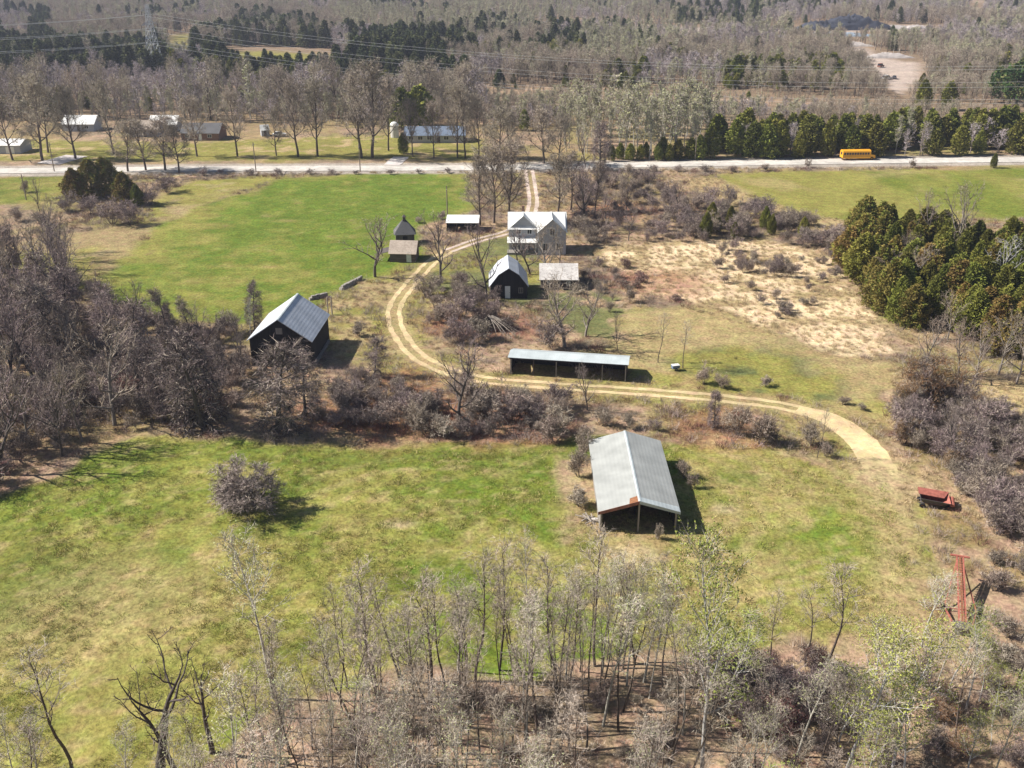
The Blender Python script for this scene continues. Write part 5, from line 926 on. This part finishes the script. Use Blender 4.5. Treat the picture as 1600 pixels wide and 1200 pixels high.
mass(['shrub', 'shrub_purple', 'dark_bare'], [(880, 440), (960, 400), (990, 470), (960, 490), (900, 510), (880, 480)], 14, (2.5, 6.5), 'shrub', 'right of the low shed', 'shrub', 'bushes right of the low shed', (.7, 1.1), 2, 10, [4, 3, 1])
mass(['shrub_purple', 'shrub', 'dark_bare', 'maple'], [(895, 290), (1000, 280), (1060, 300), (1080, 370), (960, 385), (900, 385)], 28, (3, 9), 'bare_tree', 'right of the farmhouse', 'tree', 'thicket right of the farmhouse', (.8, 1.2), 2.6, 11, [4, 2, 3, 1])
mass(['shrub_purple', 'shrub', 'shrub_tan'], [(1060, 330), (1120, 310), (1230, 345), (1330, 365), (1320, 395), (1200, 378), (1060, 382)], 10, (2.5, 5.5), 'shrub', 'above the marsh', 'shrub', 'bushes above the marsh', (.9, 1.4), 2.2, 12)
mass(['cedar'], [(1090, 355), (1180, 350), (1290, 368), (1280, 380), (1100, 372)], 8, (3.5, 5.5), 'cedar', 'above the marsh', 'tree', 'small cedars above the marsh', (.8, 1.1), 4, 13)
mass(['shrub_tan', 'shrub', 'shrub_red'], [(1110, 400), (1200, 392), (1310, 410), (1310, 460), (1220, 500), (1160, 470), (1110, 440)], 10, (1.0, 2.6), 'shrub', 'in the pale marsh', 'shrub', 'bushes in the marsh', (1, 1.6), 2, 14, [4, 3, 1])
mass(['shrub_red'], [(975, 415), (1050, 430), (1085, 470), (1010, 480), (970, 450)], 6, (1.2, 2.2), 'shrub', 'beside the marsh', 'shrub', 'red bushes by the marsh', (1.2, 1.8), 2, 15)
mass(['cedar', 'cedar_brown', 'big_bare'], [(1318, 405), (1345, 375), (1420, 385), (1500, 395), (1700, 385), (1700, 580), (1600, 575), (1480, 520), (1400, 508), (1345, 478)], 185, (5.0, 9.5), 'cedar', 'in the right-hand stand', 'tree', 'cedars in the right-hand stand', (.85, 1.35), 1.7, 16, [7, 3, .45])
mass(['big_bare', 'shrub_purple'], [(1400, 480), (1600, 540), (1700, 560), (1700, 590), (1500, 560), (1410, 520)], 8, (4, 8), 'bare_tree', 'in the cedar edge', 'tree', 'leafless trees in the cedar edge', (.7, 1), 2.5, 17)
mass(['shrub_purple', 'shrub', 'dark_bare', 'viney', 'shrub_orange'], [(1395, 640), (1470, 610), (1560, 650), (1700, 690), (1700, 880), (1560, 840), (1500, 790), (1480, 740), (1410, 700)], 72, (3.0, 7.5), 'bare_tree', 'in the right thicket', 'tree', 'right-hand thicket', (.8, 1.15), 2.0, 19, [6, 2, 2, 1, 1])
mass(['shrub_tan', 'shrub_purple', 'shrub'], [(1540, 880), (1700, 880), (1700, 1060), (1560, 1060), (1530, 960)], 16, (1.6, 3.4), 'shrub', 'right of the elevator', 'shrub', 'bushes right of the elevator', (1, 1.5), 1.8, 20)
mass(['sapling', 'aspen'], [(440, 1100), (560, 1055), (760, 1045), (1060, 1010), (1080, 1420), (330, 1420)], 118, (9, 13.5), 'sapling', 'in the bottom wood', 'tree', 'slender saplings along the bottom edge', (.8, 1.3), 1.25, 21, [5, 2])
mass(['sapling', 'leafing', 'aspen'], [(1080, 1080), (1200, 1070), (1340, 1060), (1460, 1060), (1620, 1080), (1660, 1420), (1080, 1420)], 38, (6.5, 10.5), 'sapling', 'at lower right', 'tree', 'saplings at the lower right', (.9, 1.4), 1.5, 22, [5, 2, 3])
mass(['sapling', 'aspen'], [(-80, 1180), (90, 1200), (330, 1230), (440, 1160), (440, 1420), (-80, 1420)], 24, (7, 10), 'sapling', 'at lower left', 'tree', 'saplings in the lower left corner', (.9, 1.4), 1.6, 23)
mass(['shrub', 'shrub_tan', 'shrub_purple'], [(560, 1110), (720, 1080), (1060, 1060), (1140, 1110), (1130, 1300), (420, 1300)], 24, (1.0, 2.6), 'shrub', 'under the bottom saplings', 'shrub', 'undergrowth bushes at the bottom', (.9, 1.4), 1.7, 24, [2, 3, 1])
mass(['shrub_purple', 'shrub_red'], [(1120, 1050), (1290, 1045), (1310, 1120), (1250, 1160), (1120, 1130)], 18, (2.4, 4.2), 'shrub', 'in the dark lower thicket', 'shrub', 'dark thicket at the lower right', (1, 1.4), 1.6, 25, [4, 1])
mass(['leafing', 'shrub_tan', 'shrub_orange'], [(1370, 1090), (1600, 1090), (1650, 1300), (1340, 1300)], 16, (3, 6.5), 'shrub', 'at bottom right', 'shrub', 'budding bushes at the lower right', (1.0, 1.4), 1.8, 26, [2, 3, 1])

# -- woods across the road; the nearest as single trees, the rest as one mass each
mass(['cedar_whole', 'poplar_whole', 'bare_whole'], [(1085, 250), (1300, 246), (1700, 240), (1700, 212), (1300, 218), (1120, 224)], 140, (6, 10.8), 'cedar', 'across the road', 'tree', 'cedars across the road', (.75, 1.25), 3.0, 27, [8, 1, .7])
mass(['poplar_whole'], [(895, 252), (1080, 249), (1120, 222), (1100, 195), (900, 200), (880, 230)], 70, (12, 18), 'poplar', 'by the road', 'tree', 'pale poplars across the road', (.8, 1.1), 3, 28)
mass(['cedar_whole'], [(955, 253), (1085, 250), (1085, 245), (955, 248)], 12, (4, 6), 'cedar', 'under the poplars', 'tree', 'low cedars under the poplars', (.9, 1.2), 3, 29)
mass(['maple_whole', 'bare_whole', 'poplar_whole'], [(-80, 190), (240, 185), (560, 195), (640, 190), (760, 200), (760, 170), (-80, 160)], 90, (13, 20), 'bare_tree', 'behind the houses', 'tree', 'bare wood behind the houses', (.8, 1.1), 4, 30, [5, 3, 1])
row([('cedar_whole', 628, 200, -142, 1.3), ('cedar_whole', 656, 198, -138, 1.4), ('spruce_whole', 780, 137, -105, 1.6), ('spruce_whole', 733, 130, -108, 1.4)], 'evergreen', 'dark evergreen', 'tree', None, 'of four behind the long bungalow')
row([('pine', 1583, 165, -100, 1.0), ('cedar_whole', 1440, 170, -128, 1.0), ('cedar_whole', 1480, 172, -130, 1.0), ('pine', 1555, 160, -108, .7), ('cedar_whole', 968, 136, -118, 1.6)], 'evergreen', 'bright green conifer', 'tree', None, 'of five in the far brush, upper right')

def stuff(name, label, cat, kinds, pts, hs, rg):
    """a far wood as one object: points that carry tree meshes"""
    n = len(pts); V_ = np.column_stack([pts, np.zeros(n)]); me = bpy.data.meshes.new(name); me.vertices.add(n); me.vertices.foreach_set('co', V_.astype(np.float32).ravel())
    for nm, arr, ty in (('sc', hs, 'FLOAT'), ('rz', rg.uniform(0, 6.28, n), 'FLOAT'), ('ix', rg.randint(0, len(kinds), n), 'INT'), ('wd', rg.uniform(.85, 1.25, n), 'FLOAT')):
        a = me.attributes.new(nm, ty, 'POINT'); a.data.foreach_set('value', arr.astype(np.float32 if ty == 'FLOAT' else np.int32))
    o = place(name, me); tag(o, label, cat, None, 'stuff')
    t = bpy.data.node_groups.new(name, 'GeometryNodeTree'); t.interface.new_socket('Geometry', in_out='INPUT', socket_type='NodeSocketGeometry'); t.interface.new_socket('Geometry', in_out='OUTPUT', socket_type='NodeSocketGeometry')
    N = t.nodes; L = t.links; gi = N.new('NodeGroupInput'); go = N.new('NodeGroupOutput'); ip = N.new('GeometryNodeInstanceOnPoints'); g2 = N.new('GeometryNodeGeometryToInstance')
    for k in kinds[::-1]:
        oi = N.new('GeometryNodeObjectInfo'); oi.inputs['Object'].default_value = k; oi.transform_space = 'ORIGINAL'; L.new(oi.outputs['Geometry'], g2.inputs[0])
    def attr(nm, ty): a = N.new('GeometryNodeInputNamedAttribute'); a.data_type = ty; a.inputs['Name'].default_value = nm; return a.outputs['Attribute']
    L.new(gi.outputs[0], ip.inputs['Points']); L.new(g2.outputs[0], ip.inputs['Instance']); ip.inputs['Pick Instance'].default_value = True; L.new(attr('ix', 'INT'), ip.inputs['Instance Index'])
    cr = N.new('ShaderNodeCombineXYZ'); L.new(attr('rz', 'FLOAT'), cr.inputs[2]); L.new(cr.outputs[0], ip.inputs['Rotation'])
    sc = attr('sc', 'FLOAT'); mm = N.new('ShaderNodeMath'); mm.operation = 'MULTIPLY'; L.new(sc, mm.inputs[0]); L.new(attr('wd', 'FLOAT'), mm.inputs[1]); cs_ = N.new('ShaderNodeCombineXYZ'); L.new(mm.outputs[0], cs_.inputs[0]); L.new(mm.outputs[0], cs_.inputs[1]); L.new(sc, cs_.inputs[2]); L.new(cs_.outputs[0], ip.inputs['Scale'])
    L.new(ip.outputs[0], go.inputs[0]); md = o.modifiers.new('scatter', 'NODES'); md.node_group = t
    return o
def whole(kind):
    ms = [m for m, c in LIB[kind]]; found = []
    for m in ms:
        for ob in C.objects:
            if ob.data is m: found.append(ob); break
    return found
rg = np.random.RandomState(5)
# scatter over the far plain
pts = []; y = 330.0
while y < 2300:
    st = 3.9 + (y - 330) * .0062; xs = np.arange(-(y * .62 + 60), y * .62 + 60, st); pts.append(np.column_stack([xs + rg.uniform(-.45, .45, len(xs)) * st, y + rg.uniform(-.45, .45, len(xs)) * st])); y += st
pts = np.vstack(pts); X_, Y_ = pts[:, 0], pts[:, 1]
dd = Y_ * math.cos(PITCH) + HC * math.sin(PITCH); U = 800 + F * X_ / dd; Vp = 600 - F * (Y_ * math.sin(PITCH) - HC * math.cos(PITCH)) / dd
keep = (Vp < 205) & ~((sdist([(1240, 38), (1475, 38), (1475, 62), (1300, 70), (1240, 66)], U, Vp) > 0) | ((sdist([(835, 38), (1240, 38), (1240, 54), (835, 56)], U, Vp) > 0) & (rg.rand(len(pts)) < .8)) | (sdist([(350, 72), (525, 76), (525, 118), (350, 118)], U, Vp) > 0) | (sdist([(268, 52), (300, 52), (298, 100), (270, 100)], U, Vp) > 0) | (sdist([(1505, -5), (1540, -5), (1535, 26), (1512, 26)], U, Vp) > 0))
open_ = np.zeros(len(pts), bool)
for k, m_ in (('quarry', -2), ('quarry_floor', -3), ('far_field', -6), ('far_field_2', -4), ('far_lane', -5), ('pit', -8)): open_ |= sdist(Z[k], X_, Y_) > m_
for zone in ([(-80, 255), (-80, 190), (240, 190), (560, 198), (640, 193), (760, 203), (770, 255)], [(1085, 250), (1100, 200), (1300, 205), (1700, 198), (1700, 255)], [(880, 250), (880, 198), (1100, 193), (1120, 250)]): open_ |= sdist(W(zone), X_, Y_) > -1
shadow_q = sdist(W([(1312, 70), (1440, 92), (1450, 130), (1416, 162), (1384, 150), (1340, 110)]), X_, Y_) > 0
open_ |= shadow_q & (rg.rand(len(pts)) < .9)
keep &= ~open_; corr = sdist(Z['corridor'], X_, Y_) > 0
pts, X_, Y_, U, Vp, corr = [a[keep] for a in (pts, X_, Y_, U, Vp, corr)]; n = len(pts)
nz = fbm(X_, Y_ * .6, 60, 91, 3); nz2 = fbm(X_, Y_ * .5, 45, 191, 3); pe = sstep(.62, .72, nz) * .5 + .012
def inpx(poly): return sdist(poly, U, Vp) > 0
for poly, p in (([(300, 85), (345, 90), (360, 116), (520, 116), (560, 98), (730, 92), (730, 135), (560, 140), (380, 134), (300, 128)], .97), ([(545, 62), (720, 66), (740, 92), (900, 70), (920, 92), (740, 105), (545, 95)], .85), ([(700, 100), (880, 92), (880, 118), (700, 125)], .1), ([(300, 60), (520, 70), (520, 82), (340, 78)], .7), ([(370, 30), (500, 45), (500, 70), (370, 60)], .5),
                ([(1130, 108), (1310, 100), (1320, 140), (1130, 140)], .6), ([(940, 120), (1010, 115), (1010, 145), (940, 145)], .5), ([(0, 72), (250, 80), (290, 130), (0, 130)], .8), ([(50, 30), (80, 30), (80, 70), (50, 70)], .9), ([(1550, 110), (1640, 110), (1640, 160), (1550, 160)], .5), ([(1050, 20), (1190, 25), (1190, 42), (1050, 42)], .5), ([(1300, 50), (1600, 20), (1600, 100), (1460, 100)], .03), ([(900, 60), (1300, 60), (1300, 100), (1020, 100)], .04), ([(740, 150), (1100, 150), (1100, 195), (740, 195)], .02)):
    m_ = inpx(poly); pe[m_] = p
pp = sstep(.5, .62, nz2) * .6 + .1
for poly, p in (([(900, 60), (1010, 55), (1010, 115), (900, 120)], .85), ([(700, 158), (1300, 158), (1300, 200), (760, 200)], .55), ([(520, 26), (900, 30), (900, 66), (540, 62)], .85), ([(0, 0), (500, 0), (500, 25), (0, 30)], .45)): m_ = inpx(poly); pp[m_] = p
r1 = rg.rand(n); ever = r1 < pe; pop = (~ever) & (rg.rand(n) < pp); bare = ~(ever | pop)
hb = rg.uniform(.55, 1.05, n) * (.75 + .5 * vnoise(X_, Y_, 30, 3)); hb = np.where(corr | (sdist([(740, 138), (1100, 140), (1500, 160), (1640, 170), (1640, 200), (1400, 190), (1100, 172), (740, 168)], U, Vp) > 0), hb * .38, hb); hb = np.where(Y_ < 480, hb * .72, hb)
hb = np.where(shadow_q[keep], hb * .35, hb)
sp = ever & (inpx([(300, 60), (740, 60), (740, 135), (300, 125)]) | (Y_ > 600) | inpx([(0, 60), (270, 60), (270, 130), (0, 130)]))
tanm = (fbm(X_, Y_ * .5, 70, 391, 3) > .53) & bare; bare &= ~tanm
stuff('bare_woodland', 'grey-lavender leafless woodland stretching to the top of the photo', 'woodland', whole('bare_whole'), pts[bare], hb[bare], rg)
stuff('tan_woodland', 'warm tan leafless woods mixed among the grey ones far away', 'woodland', whole('maple_whole'), pts[tanm], hb[tanm] * .8, rg)
stuff('poplar_woodland', 'pale greenish poplar stands mixed into the far woods', 'woodland', whole('poplar_whole'), pts[pop], hb[pop] * .95, rg)
stuff('cedar_woodland', 'olive-green evergreens scattered through the far brush', 'woodland', whole('cedar_whole'), pts[ever & ~sp], hb[ever & ~sp] * 1.1, rg)
stuff('spruce_woodland', 'dark evergreen belts in the far woods', 'woodland', whole('spruce_whole'), pts[sp], hb[sp] * 1.2, rg)
# undergrowth: small twiggy clumps over the rough ground, tufts over the marsh
def clump(name, seed, h, rad, n, w_, m):
    r_ = np.random.RandomState(seed); b = np.column_stack([r_.normal(0, rad * .4, (n, 2)), np.zeros(n)]); d = norm(np.column_stack([b[:, :2] * .5 / rad + r_.normal(0, .45, (n, 2)), np.ones(n)])); l = h * r_.uniform(.4, 1, n)
    pr = norm(np.cross(d, r_.normal(0, 1, (n, 3)))) * w_ / 2; V_ = np.stack([b - pr, b + pr, b + d * l[:, None]], 1).reshape(-1, 3); return mesh_np(name, V_, np.arange(3 * n).reshape(-1, 3), m)
gxs = np.arange(-110, 125, 1.25); gys = np.concatenate([np.arange(52, 290, 1.25)]); A, Bq = np.meshgrid(gxs, gys); q = np.column_stack([A.ravel(), Bq.ravel()]); q += rg.uniform(-.6, .6, q.shape); q = q[np.abs(q[:, 0]) < q[:, 1] * .62 + 22]
cc = ground_col(q[:, 0], q[:, 1]); isroad = (pdist(TRACK, q[:, 0], q[:, 1]) < 2.0) | (pdist(TRACK_WIDE, q[:, 0], q[:, 1]) < 2.3) | (pdist(LANE, q[:, 0], q[:, 1]) < 1.8) | (pdist(ROAD, q[:, 0], q[:, 1]) < 6)
for c_, r_ in KEEP[:9]: isroad |= np.hypot(q[:, 0] - c_[0], q[:, 1] - c_[1]) < r_ * .85
gr = cc[:, 1] > cc[:, 0] * .93; 
for zk in ('low_field', 'upper_field', 'ne_field', 'mid_green', 'tan_left', 'far_left_green'): isroad |= sdist(Z[zk], q[:, 0], q[:, 1]) > .5
brown = ~gr & (cc[:, 0] < .27) & ~isroad; tan_ = ~gr & (cc[:, 0] >= .27) & ~isroad
uw = []
x, y = at(60, 640); seeds = []
for k in range(4):
    m1 = clump('twig_tuft', 400 + k, .9, 1.0, 70, .035, [B['tw_grey'], B['tw_tan'], B['tw_red'], B['tw_purple']][k]); ux, uy = ((560, 655), (650, 650), (1000, 450), (330, 640))[k]; xx, yy = at(ux, uy)
    seeds.append(tag(place('twig_tuft', m1, None, (xx, yy, -.1)), ('grey', 'tan', 'reddish', 'purple')[k] + ' tuft of brush stems ' + ('low in the middle hedgerow', 'beside the bare tree in the middle hedgerow', 'at the left end of the marsh', 'below the steep grey barn')[k], 'brush tuft'))
for k in range(2):
    m1 = clump('grass_tuft', 410 + k, .55, .5, 60, .035, mat('dry_reed_grass' if k == 0 else 'olive_grass', ((.46, .36, .22), (.17, .16, .05))[k], 1, .25, .01, 1, .2)); xx, yy = at(*((1150, 430), (1150, 560))[k])
    seeds.append(tag(place('grass_tuft', m1, None, (xx, yy, -.05)), ('pale dry tuft of reed grass in the marsh', 'olive tuft of rough grass below the marsh')[k], 'grass tuft'))
sel = brown & (rg.rand(len(q)) < .55); stuff('undergrowth', 'low twiggy undergrowth covering the rough brown ground', 'undergrowth', seeds[:4], q[sel], rg.uniform(.5, 1.5, sel.sum()), rg)
sel = tan_ & (rg.rand(len(q)) < .8) & ~(q[:, 1] < 95); stuff('marsh_grass', 'pale dry grass of the marsh', 'grass', seeds[4:5], q[sel], rg.uniform(.6, 1.5, sel.sum()), rg)
gsd = []
for k, (nm_, c_, uv, lb) in enumerate((('green_grass', (.20, .24, .045), (520, 840), 'small green grass tuft in the middle of the lower field'), ('straw_grass', (.46, .39, .17), (600, 850), 'small straw-coloured grass tuft in the middle of the lower field'), ('mixed_grass', (.30, .27, .08), (700, 850), 'small olive grass tuft in the lower field, left of the lone shed'))):
    xx, yy = at(*uv); gsd.append(tag(place('field_tuft', clump('field_tuft', 420 + k, .24, .6, 40, .04, mat(nm_, c_, 1, .3, .02, 1, .2)), None, (xx, yy, -.05)), lb, 'grass tuft'))
n_ = 30000; fq = np.column_stack([rg.uniform(-75, 60, n_), rg.uniform(56, 128, n_)]); pu, pv_ = proj(fq[:, 0], fq[:, 1]); ok = (sdist(Z['low_field'], fq[:, 0], fq[:, 1]) > .8) & (pu > -60) & (pu < 1660) & (pv_ < 1240)
for c_, r_ in KEEP[:1]: ok &= np.hypot(fq[:, 0] - c_[0], fq[:, 1] - c_[1]) > r_ * .7
ok &= fbm(fq[:, 0], fq[:, 1], 7, 55, 3) + rg.rand(n_) * .5 > .84
stuff('field_grass', 'rough tufted grass of the lower field', 'grass', gsd, fq[ok], rg.uniform(.5, 1.3, ok.sum()), rg)
def crowns(kind): return [ob for m_, c_ in LIB[kind] if c_ for ob in [next((o for o in C.objects if o.data is c_), None)] if ob]
bp_, bh_ = [], []
for poly, n_, lo_, hi_, sd__ in (([(-60, 520), (180, 540), (390, 580), (390, 655), (240, 668), (110, 700), (-60, 790)], 110, 2.2, 4.6, 1), ([(505, 620), (560, 590), (660, 610), (760, 610), (890, 640), (900, 682), (740, 690), (600, 684), (480, 676)], 40, 1.2, 2.6, 2), ([(560, 1110), (720, 1080), (1060, 1060), (1140, 1110), (1130, 1300), (420, 1300)], 45, .6, 1.5, 3), ([(1120, 1060), (1600, 1080), (1650, 1350), (1120, 1350)], 60, .8, 2.2, 13), ([(1060, 330), (1120, 310), (1230, 345), (1330, 365), (1320, 395), (1200, 378), (1060, 382)], 60, 2, 4.5, 4), ([(1110, 400), (1200, 392), (1310, 410), (1310, 460), (1220, 500), (1160, 470), (1110, 440)], 14, .8, 2.2, 5), ([(1120, 388), (1300, 398), (1320, 440), (1150, 432)], 30, 1.2, 3.2, 15), ([(895, 290), (1000, 280), (1060, 300), (1080, 370), (960, 385), (900, 385)], 60, 2, 4.5, 6), ([(1395, 640), (1470, 610), (1560, 650), (1700, 690), (1700, 880), (1560, 840), (1500, 790), (1480, 740), (1410, 700)], 70, 2, 4.5, 7), ([(660, 440), (760, 440), (780, 490), (740, 560), (680, 540), (665, 490)], 24, 1.5, 3, 8), ([(220, 500), (380, 520), (390, 600), (240, 600)], 40, 2, 4, 9), ([(-60, 420), (110, 420), (210, 520), (-60, 540)], 60, 2, 4.5, 10)):
    Pw = np.array(W(poly)); k_ = 0
    while k_ < n_:
        x, y = rg.uniform(Pw[:, 0].min(), Pw[:, 0].max()), rg.uniform(Pw[:, 1].min(), Pw[:, 1].max())
        if sdist([tuple(a) for a in Pw], np.array([x]), np.array([y]))[0] > 0:
            k_ += 1
            if not blocked(x, y): bp_.append((x, y)); bh_.append(rg.uniform(lo_, hi_) / 4.0)
stuff('brush', 'matted bare brush between the larger bushes and trees', 'brush', crowns('shrub') + crowns('shrub_purple'), np.array(bp_), np.array(bh_), rg)
print('plants', CNT[0], 'far', n, 'brown', brown.sum(), 'tan', tan_.sum())

hz = MB().box(-2600, 2600, -450, 5700, -3, 75).build('haze', None) if False else None
hm = bpy.data.materials.new('haze_air'); hm.use_nodes = True; ht = hm.node_tree; ht.nodes.remove(ht.nodes['Principled BSDF']); pv = ht.nodes.new('ShaderNodeVolumePrincipled'); pv.inputs['Color'].default_value = (.72, .78, 1.0, 1); pv.inputs['Density'].default_value = HAZE; pv.inputs['Anisotropy'].default_value = .2
ht.links.new(pv.outputs[0], ht.nodes['Material Output'].inputs['Volume'])
tag(place('haze', MB().box(-4600, 4600, -450, 5900, -3, 75).mesh('haze', hm)), 'thin bluish haze over the far woods', 'haze', None, 'stuff')

for o in C.objects:
    if 'label' in o and len(o['label'].replace('-', ' ').split()) > 16: print('LONG', o['label'])
